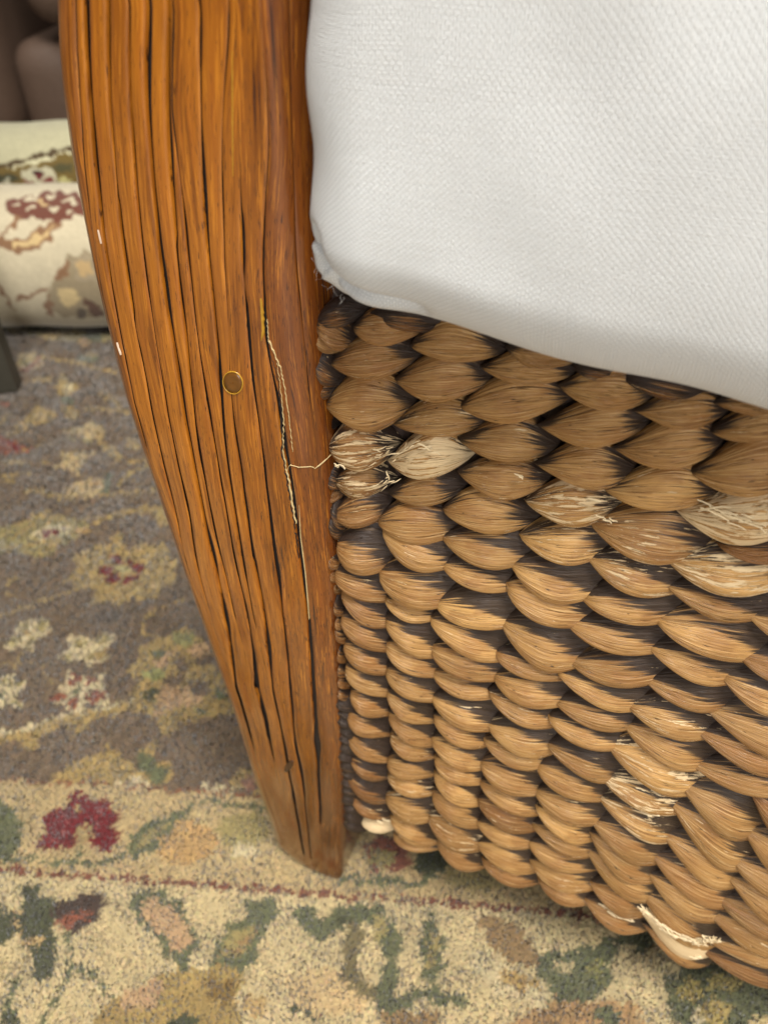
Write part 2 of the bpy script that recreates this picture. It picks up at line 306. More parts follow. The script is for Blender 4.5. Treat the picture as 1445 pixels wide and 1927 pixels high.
# guard band and border
p, l, e = zoomer(0, 1400, .4983)
BORD = 186, 160, 116
RED1 = [(-900, 1462), (0, 1466), (110, 1470), (230, 1478), (360, 1487), (490, 1496), (700, 1512), (1000, 1540), (1500, 1590), (2300, 1680)]
RED2 = [(-900, 1590), (0, 1634), (100, 1645), (210, 1652), (350, 1661), (500, 1672), (640, 1684), (720, 1690), (866, 1700), (1123, 1722), (1500, 1760), (2300, 1850)]
ops.append(('p', BG, RED1 + RED2[::-1]))
ops.append(('p', (200, 182, 142), RED2 + [(2600, 3500), (-2500, 3500)]))
e(T2, 700, 370, 120, 80); p((160, 146, 98), 820, 280, 980, 250, 1020, 330, 960, 400, 900, 440, 840, 380); e(CR, 920, 400, 50, 30)
p(RD, 120, 385, 180, 330, 160, 270, 210, 245, 255, 240, 260, 190, 300, 178, 340, 220, 400, 200, 425, 250, 455, 262, 430, 300, 455, 340, 430, 370, 420, 405, 365, 412, 340, 375, 300, 360, 260, 385, 200, 398); e((170, 150, 106), 312, 340, 40, 36); e((170, 150, 106), 285, 240, 14, 18); l((150, 80, 80), 8, 240, 330, 240, 250); l((150, 80, 80), 8, 350, 300, 380, 250); l((150, 80, 80), 8, 210, 380, 200, 320)
l(GR, 16, -100, 420, 0, 430, 100, 432, 200, 440, 300, 450, 420, 445, 480, 400); l(GR, 12, 292, 385, 298, 440)
p(GR, 475, 405, 500, 335, 590, 280, 660, 255, 730, 232, 640, 330, 580, 400, 500, 432); p(LT, 510, 395, 530, 340, 600, 300, 650, 285, 600, 350, 560, 385); l(GR, 15, 700, 242, 760, 215, 880, 225, 1000, 242)
p(GR, -150, 190, 0, 210, 40, 240, 80, 300, 70, 400, 30, 430, -150, 440)
p(DG, 60, 530, 130, 520, 150, 570, 215, 590, 190, 700, 220, 760, 190, 900, 130, 890, 120, 800, 60, 720, -200, 840, -200, 620, 0, 620, 40, 640, 90, 620)
p(BORD, 50, 620, 75, 625, 90, 720, 150, 735, 145, 765, 90, 755, 60, 690); p((72, 56, 50), 200, 600, 300, 565, 320, 545, 400, 580, 380, 650, 280, 712, 200, 670); p(RU, 200, 675, 250, 635, 350, 620, 320, 660, 240, 690)
l(GR, 16, 240, 700, 270, 800, 250, 880, 200, 970, 130, 1080); l(GR, 26, 270, 845, 350, 870, 400, 950); l(GR, 20, 20, 880, 60, 900, 30, 980, 60, 1080); e(DG, 40, 1050, 50, 30)
p(GR, 495, 620, 520, 560, 600, 548, 705, 620, 752, 760, 700, 860, 650, 840, 620, 775, 540, 700); p(PK, 525, 600, 600, 572, 680, 640, 715, 750, 680, 800, 620, 740, 550, 670); e(GR, 640, 600, 40, 18); e(GR, 690, 800, 36, 18)
p(GR, 930, 590, 1045, 575, 1045, 650, 1000, 700, 965, 800, 905, 872, 790, 835, 820, 740, 870, 680, 920, 650); p(LT, 860, 720, 960, 670, 930, 780, 850, 815, 830, 790); l(BR, 14, 820, 800, 900, 770, 960, 690)
p((166, 142, 90), 700, 850, 850, 840, 930, 880, 880, 960, 920, 1080, 350, 1080, 400, 980, 560, 900); p(PK, 460, 920, 620, 895, 600, 990, 470, 1000); e((128, 104, 58), 830, 930, 60, 50); p(DG, 600, 1090, 640, 1020, 730, 1025, 760, 1090); e((186, 158, 110), 960, 990, 50, 50)
p(DG, 1105, 890, 1180, 880, 1250, 925, 1262, 1000, 1200, 1035, 1105, 1010); p((126, 36, 32), 1125, 900, 1165, 895, 1190, 935, 1240, 922, 1250, 990, 1200, 1022, 1130, 1000)
p, l, e = zoomer(560, 1400, .6125)
e((196, 172, 130), 100, 760, 140, 70); e((196, 172, 130), 330, 380, 90, 40)
l(GR, 56, 20, 530, 60, 575, 150, 520, 220, 510, 280, 580, 290, 660, 265, 770); l((118, 108, 78), 50, 180, 560, 150, 700, 220, 770); e(DG, 130, 540, 30, 14); e(LT, 250, 560, 20, 40)
p(GR, 410, 512, 452, 590, 440, 700, 415, 752, 378, 690, 378, 590); p(LT, 412, 560, 432, 600, 425, 690, 412, 715, 396, 670, 396, 600)
p((136, 84, 70), 200, 300, 340, 265, 350, 380, 230, 385); e(LT, 260, 350, 40, 30); p(DG, 360, 330, 450, 300, 480, 350, 420, 405, 355, 385); l(GR, 22, 140, 412, 380, 425, 430, 385); e((166, 150, 104), 560, 400, 120, 50)
l(GR, 40, 270, 810, 400, 765, 500, 790); e(BR, 350, 850, 100, 30)
p, l, e = zoomer(900, 1650, .3772)
p(BR, -10, 190, 60, 180, 180, 230, 270, 320, 300, 450, 140, 420, 60, 330); p(CR, -30, 360, 120, 430, 330, 560, 345, 680, 200, 615, 60, 555, -30, 480); p((178, 150, 100), 90, 470, 220, 480, 310, 560, 180, 550)
p(GR, 290, 380, 480, 370, 560, 330, 700, 290, 690, 380, 640, 440, 690, 520, 600, 570, 450, 680, 360, 690, 350, 560, 290, 470); e((140, 136, 84), 580, 460, 40, 50); p((200, 182, 142), 370, 430, 480, 420, 470, 470, 390, 470); p(GR, 640, 320, 700, 270, 830, 220, 890, 300, 820, 390, 760, 340)
p((172, 140, 100), 150, 720, 420, 620, 800, 620, 830, 780, 150, 780); e(GR, 640, 690, 60, 40)
p(GR, 920, 520, 1010, 450, 1130, 400, 1300, 470, 1445, 540, 1700, 600, 1700, 900, 1020, 900, 960, 640); e((172, 156, 96), 1060, 560, 66, 60); e((166, 152, 96), 1230, 520, 90, 44); e((176, 156, 100), 1190, 680, 70, 70); e(CR, 1100, 690, 30, 50); e((206, 186, 140), 1420, 740, 80, 50)

def in_poly(px, py, pts):
    r = np.zeros(len(px), bool); n_ = len(pts)
    for a in range(n_):
        x1, y1 = pts[a]; x2, y2 = pts[(a + 1) % n_]
        if y1 == y2: continue
        c = (py < y1) != (py < y2); r ^= c & (px < (x2 - x1) * (py - y1) / (y2 - y1) + x1)
    return r
def near_line(px, py, pts, wd):
    r = np.zeros(len(px), bool)
    for (x1, y1), (x2, y2) in zip(pts, pts[1:]):
        dx, dy = x2 - x1, y2 - y1; t = np.clip(((px - x1) * dx + (py - y1) * dy) / (dx * dx + dy * dy + 1e-9), 0, 1)
        r |= (px - x1 - t * dx) ** 2 + (py - y1 - t * dy) ** 2 < wd * wd
    return r
def paint(px, py, lst, out):
    for o in lst:
        xs = [q[0] for q in o[2]]; ys = [q[1] for q in o[2]]; m = 14
        idx = np.nonzero((px > min(xs) - m) & (px < max(xs) + m) & (py > min(ys) - m) & (py < max(ys) + m))[0]
        if not len(idx): continue
        r = in_poly(px[idx], py[idx], o[2]) if o[0] == 'p' else near_line(px[idx], py[idx], o[2], o[3])
        out[idx[r]] = s2l(o[1])
def wob(x, y, f, ph): return np.sin(x * f + ph + 2 * np.sin(y * f * .7 + ph * 2)) + np.sin(y * f * 1.3 - ph + 2 * np.sin(x * f * .9))
def rug_colour(X, Y):
    wx = .0007 * wob(X, Y, 900, 1.) + .0008 * wob(X, Y, 320, 4.); wy = .0007 * wob(Y, X, 870, 2.5) + .0008 * wob(Y, X, 350, .3)
    P = np.stack([X + wx, Y + wy, np.zeros(len(X))], 1)
    px, py, dep = project(P)
    out = np.tile(s2l(FI), (len(X), 1)).astype(float)
    far = (Y < .02) | (px < -700) | (px > 2200)
    # plain repeat of field sprigs where the photograph does not reach
    g = wob(X, Y, 60, 2.) * .5 + wob(Y, X, 90, 1.) * .3
    r2 = np.array(RED1); below = py > np.interp(px, r2[:, 0], r2[:, 1])
    outm = (px < -60) | (px > 1500)
    out[outm & (g > .55)] = s2l(OL); out[outm & (g > .85)] = s2l(CR)
    paint(px, py, ops[:field_end], out)
    keep = out.copy(); paint(px, py, ops[field_end:], out)
    d1 = np.abs(py - np.interp(px, *r2.T)); d2 = np.abs(py - np.interp(px, *np.array(RED2).T))
    k = dep / .42
    out[(d1 * k < 2.6)] = s2l((138, 92, 66)); out[(d2 * k < 4.6)] = s2l((122, 72, 58))
    bm = below & outm; out[bm & (g > .45)] = s2l(GR); out[bm & (g > .8)] = s2l(PK); out[far & (Y < .02)] = s2l(BORD); out[far & (Y < .02) & (g > .5)] = s2l(GR)
    # abrash: slow streaky change of dye
    ab = 1 + .07 * wob(X * .8 + Y * .5, Y, 140, 3.) * .5 + .05 * wob(X, Y, 420, 7.) * .5
    fld = ~below
    st = wob(X * 1.6 - Y * .5, Y * .4 + X * .2, 330, 2.)
    ab = ab + np.where(fld, .10 * st, 0)
    return out * ab[:, None] * np.array([.80, .785, .735])

# ================================================================ FLOOR AND RUG
fl = mesh_obj('floor', [(-6, -3, -.012), (6, -3, -.012), (6, 9, -.012), (-6, 9, -.012)], [[0, 1, 2, 3]], M_FLOOR); tag(fl, kind='structure')
wl = mesh_obj('wall', [(-6, 4.0, -.012), (6, 4.0, -.012), (6, 4.0, 2.8), (-6, 4.0, 2.8)], [[0, 1, 2, 3]], plain('painted_wall', (.42, .38, .33), .8, .001, 20)); tag(wl, kind='structure')
rug = empty('area_rug', (0, .5, 0), 'floral area rug with grey-brown field and beige border lying under the armchair leg', 'rug')
xs = np.linspace(-1.1, .75, 460); ys = np.concatenate([np.linspace(-.25, .08, 40), np.linspace(.083, .62, 220), np.linspace(.625, 1.35, 160)])
GX, GY = np.meshgrid(xs, ys); X = GX.ravel(); Y = GY.ravel()
Z = -.0021 + .0004 * wob(X, Y, 200, 1.)
mesh_obj('rug_base', np.stack([X, Y, Z], 1), grid_faces(len(ys), len(xs)), M_RUG, rug, vcol=rug_colour(X, Y) * .9)
mesh_obj('rug_backing', [(-1.1, -.25, -.011), (.75, -.25, -.011), (.75, 1.35, -.011), (-1.1, 1.35, -.011), (-1.1, -.25, -.004), (.75, -.25, -.004), (.75, 1.35, -.004), (-1.1, 1.35, -.004)],
         [[0, 1, 2, 3], [4, 5, 6, 7], [0, 1, 5, 4], [1, 2, 6, 5], [2, 3, 7, 6], [3, 0, 4, 7]], M_RUG, rug, vcol=np.tile(s2l(BG), (8, 1)), smooth=False)
def tuft_points(x0, x1, y0, y1, sp):
    a, b = np.meshgrid(np.arange(x0, x1, sp), np.arange(y0, y1, sp * .87)); a = a + (np.arange(a.shape[0]) % 2)[:, None] * sp * .5
    a = a.ravel() + rng.normal(0, sp * .28, a.size); b = b.ravel() + rng.normal(0, sp * .28, b.size); return a, b
T = []
for (y0, y1, sp) in ((.06, .27, .00135), (.27, .45, .0017), (.45, .95, .0026)):
    a, b = tuft_points(-.62, .36, y0, y1, sp)
    px, py, _ = project(np.stack([a, b, a * 0], 1))
    k = (px > -160) & (px < 1560) & (py < 2050) & ((px < 640) | (py > 1480))
    T.append((a[k], b[k], np.full(k.sum(), sp)))
A = np.concatenate([t[0] for t in T]); B = np.concatenate([t[1] for t in T]); S = np.concatenate([t[2] for t in T]); N = len(A)
tc = rug_colour(A + rng.normal(0, .0007, N), B + rng.normal(0, .0007, N)) * rng.normal(1.0, .11, N).clip(.6, 1.5)[:, None] * (1 + rng.normal(0, .03, (N, 3)))
lean = .9 * wob(A, B, 90, 1.) + rng.normal(0, .5, N) + .6
fieldm = B > .245
lx = np.cos(lean) * np.where(fieldm, .6, .9) * S; ly = np.sin(lean) * S * .9
h = S * rng.uniform(1.0, 1.5, N); th0 = rng.uniform(0, 6.28, N)
V = np.zeros((N, 5, 3))
for q in range(3):
    V[:, q, 0] = A + S * .98 * np.cos(th0 + q * 2.094); V[:, q, 1] = B + S * .98 * np.sin(th0 + q * 2.094); V[:, q, 2] = -.0028
V[:, 3, 0] = A + lx - S * .18; V[:, 3, 1] = B + ly; V[:, 3, 2] = -.0020 + h
V[:, 4, 0] = A + lx + S * .22; V[:, 4, 1] = B + ly + S * .15; V[:, 4, 2] = -.0021 + h
base = (np.arange(N) * 5)[:, None]
FT = np.concatenate([base + np.array(f) for f in ([0, 1, 3], [1, 4, 3], [1, 2, 4], [2, 0, 3], [2, 3, 4])])
me = bpy.data.meshes.new('pile'); me.vertices.add(N * 5); me.vertices.foreach_set('co', (V.reshape(-1, 3) - np.array([0, .5, 0])).ravel())
me.loops.add(len(FT) * 3); me.loops.foreach_set('vertex_index', FT.ravel().astype(np.int32)); me.polygons.add(len(FT))
me.polygons.foreach_set('loop_start', np.arange(0, len(FT) * 3, 3, dtype=np.int32)); me.update(calc_edges=True)
me.polygons.foreach_set('use_smooth', [True] * len(FT))
ca = me.color_attributes.new('tint', 'FLOAT_COLOR', 'POINT'); cc = np.ones((N * 5, 4), np.float32); cc[:, :3] = np.repeat(tc, 5, 0).clip(0, 1); ca.data.foreach_set('color', cc.ravel())
me.materials.append(M_TUFT); pile = bpy.data.objects.new('pile', me); col.objects.link(pile); pile.parent = rug; tag(pile, kind='stuff')
print('tufts', N)

# ================================================================ ARMCHAIR
chair = empty('armchair', tuple(P0), 'armchair with a cracked amber cane-wood front leg and a woven brown water hyacinth seat body', 'armchair')

# ---- leg outline
LEFT = [(110, 0), (113, 100), (122, 200), (138, 310), (160, 430), (185, 550), (212, 660), (240, 770), (275, 880), (310, 980), (350, 1100), (400, 1240), (440, 1350), (480, 1480), (520, 1590)]
RIGHT = [(580, 0), (582, 200), (586, 320), (591, 500), (598, 580), (607, 700), (624, 880), (641, 1100), (652, 1300), (658, 1500), (650, 1650)]
RL = .011
def rc(z): return .004 + .0065 * np.clip((z - .04) / .16, 0, 1)
lz = [on_plane(*q) for q in LEFT]; rz = [on_plane(*q, -.008) for q in RIGHT]
lz = [(u - RL * .5, z) for u, z in lz]
lz.sort(key=lambda q: q[1]); rz.sort(key=lambda q: q[1])
uL = lambda z: np.interp(z, [q[1] for q in lz], [q[0] for q in lz]); uR = lambda z: np.interp(z, [q[1] for q in rz], [q[0] for q in rz])
ZT = .50
def z_of(zz, wfrac):                                # lower end is cut slantwise
    ze = -.001 + .013 * (1 - np.clip(wfrac, 0, 1)) ** 1.3
    return ze + (ZT - ze) * (zz / ZT)
def surf(z, c):                                     # c = unrolled distance across the face -> (u, n, normal)
    a, b = uL(z) + RL, uR(z) - rc(z)
    u = np.clip(c, a, b); n = np.zeros_like(u)
    # faint crown of the face
    wv = (u - a) / (b - a); crown = .0016 * (4 * wv * (1 - wv)); n = n + crown
    sl_ = np.maximum(a - c, 0); ang = np.minimum(sl_ / RL, math.pi / 2); ex = np.maximum(sl_ - RL * math.pi / 2, 0)
    u = u - RL * np.sin(ang); n = n - RL * (1 - np.cos(ang)) - ex
    nu = -np.sin(ang); nn = np.cos(ang)
    sr = np.maximum(c - b, 0); an2 = np.minimum(sr / rc(z), math.pi / 2); ex = np.maximum(sr - rc(z) * math.pi / 2, 0)
    u = u + rc(z) * np.sin(an2); n = n - rc(z) * (1 - np.cos(an2)) - ex
    nu = nu + np.sin(an2); nn = np.where(sr > 0, np.cos(an2), nn)
    return u, n, nu, nn
def front_to_c(z, u):
    a, b = uL(z) + RL, uR(z) - rc(z)
    l_ = a - RL * np.arcsin(np.clip((a - u) / RL, 0, 1)); r_ = b + rc(z) * np.arcsin(np.clip((u - b) / rc(z), 0, 1))
    return np.where(u < a, l_, np.where(u > b, r_, u))
# grooves between the strips: (x, y, gap width px, depth 0..1)
G = [
 [(144,0,3,.5),(147,114,3,.5),(157,266,4,.6),(166,380,3,.6),(175,470,2,.4),(190,560,2,.2)],
 [(165,0,9,1),(168,95,9,1),(174,190,9,1),(182,285,9,1),(189,361,8,1),(197,438,7,.9),(204,499,6,.9),(213,547,3,.7),(221,596,3,.6),(232,648,3,.5),(241,700,3,.5),(249,741,2,.5),(262,801,2,.4),(273,842,2,.3)],
 [(210,0,6,1),(212,114,6,.9),(212,171,5,.9),(216,247,4,.8),(226,342,4,.8),(234,450,4,.9),(243,506,4,.9),(256,592,5,.9),(262,640,1,.2),(269,674,4,.7),(281,730,4,.8),(296,805,3,.6),(307,861,3,.5),(322,928,3,.5),(335,981,3,.5),(345,1030,2,.3),(355,1080,1,.0)],
 [(252,0,4,.7),(250,95,4,.8),(252,171,4,.8),(260,285,4,.8),(264,361,4,.8),(272,445,5,.8),(281,506,4,.7),(290,581,3,.6),(303,663,3,.6),(311,712,3,.6),(318,768,3,.6),(329,824,3,.6),(340,880,3,.6),(354,936,3,.5),(365,1000,4,.6),(373,1073,4,.6),(384,1116,3,.4),(395,1152,1,.1)],
 [(290,0,13,1),(286,76,9,1),(285,171,7,1),(288,247,6,.9),(294,323,6,.9),(301,400,6,1),(307,460,7,1),(318,543,8,1),(329,618,8,1),(340,693,8,1),(352,768,8,1),(363,842,8,1),(378,917,8,1),(391,992,8,1),(406,1054,9,1),(421,1120,9,1),(435,1203,9,1),(442,1261,7,1),(448,1316,5,.9),(455,1349,5,.8),(464,1389,4,.5),(470,1430,1,0)],
 [(328,0,6,1),(325,114,7,1),(325,209,9,1),(328,285,9,1),(331,342,7,1),(336,419,5,.9),(341,487,5,.8),(346,543,5,.8),(355,618,4,.7),(363,693,4,.6),(370,768,4,.6),(380,842,4,.6),(393,917,4,.6),(408,992,5,.7),(421,1054,4,.6),(434,1109,3,.5),(447,1160,2,.2)],
 [(344,330,2,.4),(351,380,3,.5),(359,450,3,.5),(367,543,3,.5),(382,655,3,.5),(393,741,3,.5),(408,824,3,.6),(419,898,3,.6),(430,954,4,.6),(440,1010,3,.5),(452,1080,4,.6),(468,1145,4,.7),(482,1230,5,.8),(488,1309,14,.9),(496,1360,12,.7),(503,1400,6,.5),(508,1430,2,.1)],
 [(380,0,3,.5),(384,114,4,.6),(385,228,5,.7),(387,342,5,.7),(395,438,5,.7),(402,525,4,.6),(411,599,4,.6),(418,674,8,.6),(420,741,7,.7),(425,794,6,.8),(432,861,4,.6),(445,954,4,.6),(457,1029,4,.6),(470,1100,3,.4),(484,1170,2,.2)],
 [(436,0,1,.3),(432,95,2,.4),(424,190,3,.5),(420,266,3,.6),(423,380,3,.6),(426,450,3,.5),(430,543,2,.4),(434,620,1,.1),(437,690,1,.1),(441,768,3,.4),(449,831,4,.6),(458,880,4,.7),(467,954,5,.8),(477,1029,5,.8),(486,1073,5,.9),(501,1152,5,.9),(511,1236,5,.9),(519,1327,6,.9),(528,1381,4,.7),(537,1440,3,.4),(546,1520,4,.6),(555,1600,3,.4)],
 [(452,200,1,.0),(456,380,1,.1),(458,430,5,.8),(460,499,5,.8),(462,530,1,.1),(465,577,5,.7),(474,659,4,.6),(483,749,3,.5),(492,816,4,.6),(500,880,4,.7),(509,954,4,.7),(516,1020,5,.8),(523,1065,5,.8),(534,1163,4,.8),(544,1236,4,.7),(551,1327,5,.7),(557,1392,5,.6),(570,1454,5,.7),(579,1537,4,.5),(588,1610,2,.2)],
 [(490,60,1,.1),(500,152,1,.2),(507,247,1,.2),(503,323,2,.25),(493,457,4,.5),(496,525,4,.5),(498,630,7,.7),(505,675,5,.4),(516,711,5,.5),(527,768,5,.7),(535,842,6,.8),(542,880,6,.9),(550,928,7,.9),(557,981,6,.8),(565,1048,6,.8),(572,1100,6,.8),(579,1152,6,.9),(586,1254,7,.9),(592,1338,8,.9),(597,1396,10,.8),(600,1470,6,.7),(604,1545,4,.5)],
 [(548,0,1,.3),(557,100,1,.3),(562,200,1,.3),(564,320,1,.3),(567,450,1,.3),(573,580,1,.3),(588,700,1,.2),(603,800,1,.1)],
]
NZ = 150; zrow = np.linspace(0, ZT, NZ)
gd = []
for g in G:
    a = sorted([(on_plane(x, y)[1], on_plane(x, y)[0], wpx, s) for x, y, wpx, s in g])
    z_ = np.array([q[0] for q in a]); u_ = np.array([q[1] for q in a])
    wfr = (u_ - uL(z_)) / (uR(z_) - uL(z_))
    wf = np.interp(zrow, z_, wfr); st_ = np.interp(zrow, z_, [q[3] for q in a])
    st_ = np.where(zrow < z_[0] - .003, 0, st_)
    # gap width in metres from the depth at that place
    _, _, dep = project(W(u_, np.zeros_like(u_), z_)); gw = np.interp(zrow, z_, np.array([q[2] for q in a]) * dep / F)
    kz = np.hanning(13); kz /= kz.sum(); wf = np.convolve(np.pad(wf, 6, 'edge'), kz, 'valid'); gi = len(gd)
    st_ = st_ * np.where(st_ > .85, 1, np.clip([.75 + 1.1 * noise.noise(Vector((q * 28, gi * 9.1, 2.))) for q in zrow], .05, 1.2)); gw = gw * np.clip([.9 + .9 * noise.noise(Vector((q * 45, gi * 4.7, 5.))) for q in zrow], .3, 1.5)
    gd.append([wf, gw * np.where(st_ > 0, 1, 0), st_])
for i in range(1, len(gd)): gd[i][0] = np.maximum(gd[i][0], gd[i - 1][0] + .014)
lim = 1 - .035
for i in range(len(gd) - 1, -1, -1):
    gd[i][0] = np.minimum(gd[i][0], lim); lim = gd[i][0] - .014
gd_w = [g[0] for g in gd]
def small(z, i, f=300.): return np.array([noise.noise(Vector((q * f, i * 7.3, 1.1))) for q in z])
# dark core behind the strips
cc_ = np.linspace(0, 1, 26)
rows = []
for z in zrow:
    c = uL(z) - .03 + cc_ * (uR(z) - uL(z) + .06)
    u, n, nu, nn = surf(np.full(26, z), c); dr = .0022
    zz = z_of(z, (u - uL(z)) / (uR(z) - uL(z)))
    rows.append(W(u - nu * dr, n - nn * dr, zz + .0005))
V = np.concatenate(rows); back = []
leg = mesh_obj('front_leg', V, grid_faces(NZ, 26), M_DARK, chair)
nS = len(G) + 1
tones = [.48, .56, .64, .55, .66, .68, .50, .56, .58, .50, .42, .22, .12]
reds = [.25, .1, .1, .15, .08, .1, .2, .15, .12, .2, .22, .80, .95]
strk = [.3, .3, .25, .3, .3, .3, .45, .4, .35, .5, .7, .85, .8]
for i in range(nS):
    ncr = 15; rows = []; uvs = []
    tt = .5 - .5 * np.sign(np.linspace(1, -1, ncr)) * (1 - (1 - np.abs(np.linspace(1, -1, ncr))) ** 1.6)
    for r, z in enumerate(zrow):
        wl_ = 0 if i == 0 else gd[i - 1][0][r]; wr_ = 1 if i == nS - 1 else gd[i][0][r]
        ul_, ur_ = uL(z), uR(z)
        c0 = (ul_ + RL - .034) if i == 0 else float(front_to_c(z, ul_ + wl_ * (ur_ - ul_))) + gd[i - 1][1][r] * .5
        c1 = (ur_ + .030) if i == nS - 1 else float(front_to_c(z, ul_ + wr_ * (ur_ - ul_))) - gd[i][1][r] * .5
        wig = .00022 * noise.noise(Vector((z * 70, i * 3.7, 0)))
        c0 += wig; c1 -= wig
        c = c0 + (c1 - c0) * tt
        u, n, nu, nn = surf(np.full(ncr, z), c)
        sl0 = 0 if i == 0 else gd[i - 1][2][r]; sr0 = 0 if i == nS - 1 else gd[i][2][r]
        x = 2 * tt - 1; wd = abs(c1 - c0)
        edge = np.minimum(.0014, .5 * wd)
        dl = np.exp(-((c - c0) / .00030)) * edge * sl0 ** 1.2; dr_ = np.exp(-((c1 - c) / .00030)) * edge * sr0 ** 1.2
        crownd = -.00012 * np.minimum(1, wd / .004) * (1 - x * x) * (sl0 + sr0) * .5
        drop = dl + dr_ + crownd + .00008 * noise.noise(Vector((z * 45, i * 5.1, 3)))
        if r == 0: drop = drop + .0006
        zz = z_of(z, (u - ul_) / (ur_ - ul_)) + (-.0004 if i % 2 else 0) * (r == 0)
        rows.append(W(u - nu * drop, n - nn * drop, zz)); uvs.append(np.stack([(c - c0 + i * .05) * 100, np.full(ncr, z * 100)], 1))
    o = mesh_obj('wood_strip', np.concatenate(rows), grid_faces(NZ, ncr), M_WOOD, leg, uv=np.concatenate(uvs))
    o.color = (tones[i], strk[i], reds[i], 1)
    if i == nS - 1: tag(o, 'darker reddish strip round the right edge of the leg')

def ribbon(name, pts, wid, mat, parent, lift=.0005, label=None, jag=.0):
    P = []; 
    fine = []
    for (x1, y1), (x2, y2) in zip(pts, pts[1:]):
        m = max(2, int(math.hypot(x2 - x1, y2 - y1) / 4))
        for q in range(m): fine.append((x1 + (x2 - x1) * q / m + random.uniform(-jag, jag), y1 + (y2 - y1) * q / m))
    fine.append(pts[-1]); pu = [on_plane(*q) for q in fine]
    V = []; n_ = len(pu)
    for q in range(n_):
        u, z = pu[q]; a = pu[max(q - 1, 0)]; b = pu[min(q + 1, n_ - 1)]
        tx, tz = b[0] - a[0], b[1] - a[1]; ln = math.hypot(tx, tz) + 1e-9; wq = wid * (.08 + .92 * math.sin(math.pi * (q + .5) / n_) ** .8) * random.uniform(.45, 1.25) * .5
        for sgn, lf in ((-1, -.0004), (-.4, lift), (.4, lift), (1, -.0004)):
            uu = u - tz / ln * wq * sgn; zz = z + tx / ln * wq * sgn
            c = front_to_c(zz, np.array([uu])); su, sn, nu, nn = surf(np.array([zz]), c)
            V.append(W(su + nu * lf, sn + nn * lf, zz)[0])
    o = mesh_obj(name, V, grid_faces(n_, 4), mat, parent)
    return tag(o, label) if label else o
ribbon('crack', [(504, 600), (507, 640), (522, 680), (530, 740), (534, 800), (533, 850), (540, 886)], .00022, M_PALE, leg, .0002, jag=1.5)
ribbon('crack_dark_line', [(506, 655), (522, 705), (528, 760), (531, 820), (531, 850), (538, 892), (545, 930), (551, 965), (557, 1010), (563, 1050)], .0007, M_DARK, leg, .00012, jag=1.5)  # dark line running beside the pale crack
ribbon('crack', [(508, 640), (528, 690), (538, 740), (545, 790), (551, 850)], .00025, M_PALE, leg, jag=1)
ribbon('crack', [(540, 886), (546, 874), (562, 880), (578, 884), (586, 891), (600, 884), (620, 879)], .0004, M_PALE, leg, .0003, 'pale zigzag split running across the right edge of the leg', jag=1.5)
ribbon('crack', [(541, 886), (547, 925), (553, 960), (558, 985)], .0004, M_PALE, leg, .0003, jag=1.5)
ribbon('crack', [(563, 950), (566, 1010), (575, 1080), (582, 1165)], .0004, M_PALE, leg, .0003, 'long straight pale crack low on the leg')
for pts, wd in (([(220, 645), (223, 655), (228, 668)], .0011), ([(186, 432), (190, 450), (192, 458)], .0005)):
    ribbon('paint_chip', pts, wd, M_CHIP, leg, .0005)
ribbon('varnish_run', [(440, 95), (441, 240), (442, 330)], .0004, M_YEL, leg, .0003)
ribbon('varnish_run', [(492, 560), (496, 620), (494, 640)], .0011, M_YEL, leg, .0004)
# plug
def ellipse_patch(name, cx_, cy_, ax, ay, rot, mat, lift, rim=0):
    V = []; uvc = on_plane(cx_, cy_); n_ = 26
    pts = []
    for q in range(n_):
        t = q / n_ * 2 * math.pi; dx, dy = ax * math.cos(t), ay * math.sin(t)
        pts.append(on_plane(cx_ + dx * math.cos(rot) - dy * math.sin(rot), cy_ + dx * math.sin(rot) + dy * math.cos(rot)))
    rings = [1.0, .97, .5, .05] if not rim else [1.0, .98, .90, .88]
    lifts = [-.0008, lift, lift, lift] if not rim else [-.0008, lift, lift, -.0008]
    for s_, lf in zip(rings, lifts):
        for (u, z) in pts:
            uu = uvc[0] + (u - uvc[0]) * s_; zz = uvc[1] + (z - uvc[1]) * s_
            su, sn, nu, nn = surf(np.array([zz]), front_to_c(zz, np.array([uu]))); V.append(W(su + nu * lf, sn + nn * lf, zz)[0])
    return mesh_obj(name, V, grid_faces(4, n_, 0, True), mat, leg)
ellipse_patch('wooden_plug', 443, 716, 18, 22, -.35, M_PLUG, .0002)
tag(ellipse_patch('plug_rim', 443, 716, 18.6, 22.6, -.35, M_YEL, .0003, 1), 'thin yellow varnish ring round the plug')
ellipse_patch('knot', 547, 1436, 6, 13, .6, plain('knot_brown', (.05, .018, .005), .3), .0003)

# ---- woven body
KB = -.0125
TZ = .365; BZ = .068
# backing with upright warps
ub = np.linspace(.002, .330, 250); zb = np.linspace(BZ + .004, TZ, 40); V = []
for z in zb:
    nb = KB - .0045 + .0016 * np.abs(np.sin(ub * 900)) - .012 * max(0, (z - (TZ - .012)) / .012) ** 2
    V.append(W(ub, nb, np.full_like(ub, z)))
panel = mesh_obj('woven_panel', np.concatenate(V), grid_faces(40, 250), M_BACK, chair)
tag(panel, 'woven side of twisted dried leaf strands with dark stained tips')
# seat board and bottom rail behind the weave
def box_chair(name, u0, u1, n0, n1, z0, z1, mat, parent):
    c = [(u, n, z) for z in (z0, z1) for n in (n0, n1) for u in (u0, u1)]
    V = [W(*q)[0] for q in c]; return mesh_obj(name, V, [[0, 1, 3, 2], [4, 6, 7, 5], [0, 4, 5, 1], [2, 3, 7, 6], [0, 2, 6, 4], [1, 5, 7, 3]], mat, parent, smooth=False)
box_chair('seat_board', .0, .40, -.42, -.030, .335, .352, M_BACK, chair)
box_chair('lower_rail', .0, .33, -.040, -.019, BZ + .006, BZ + .03, M_BACK, chair)

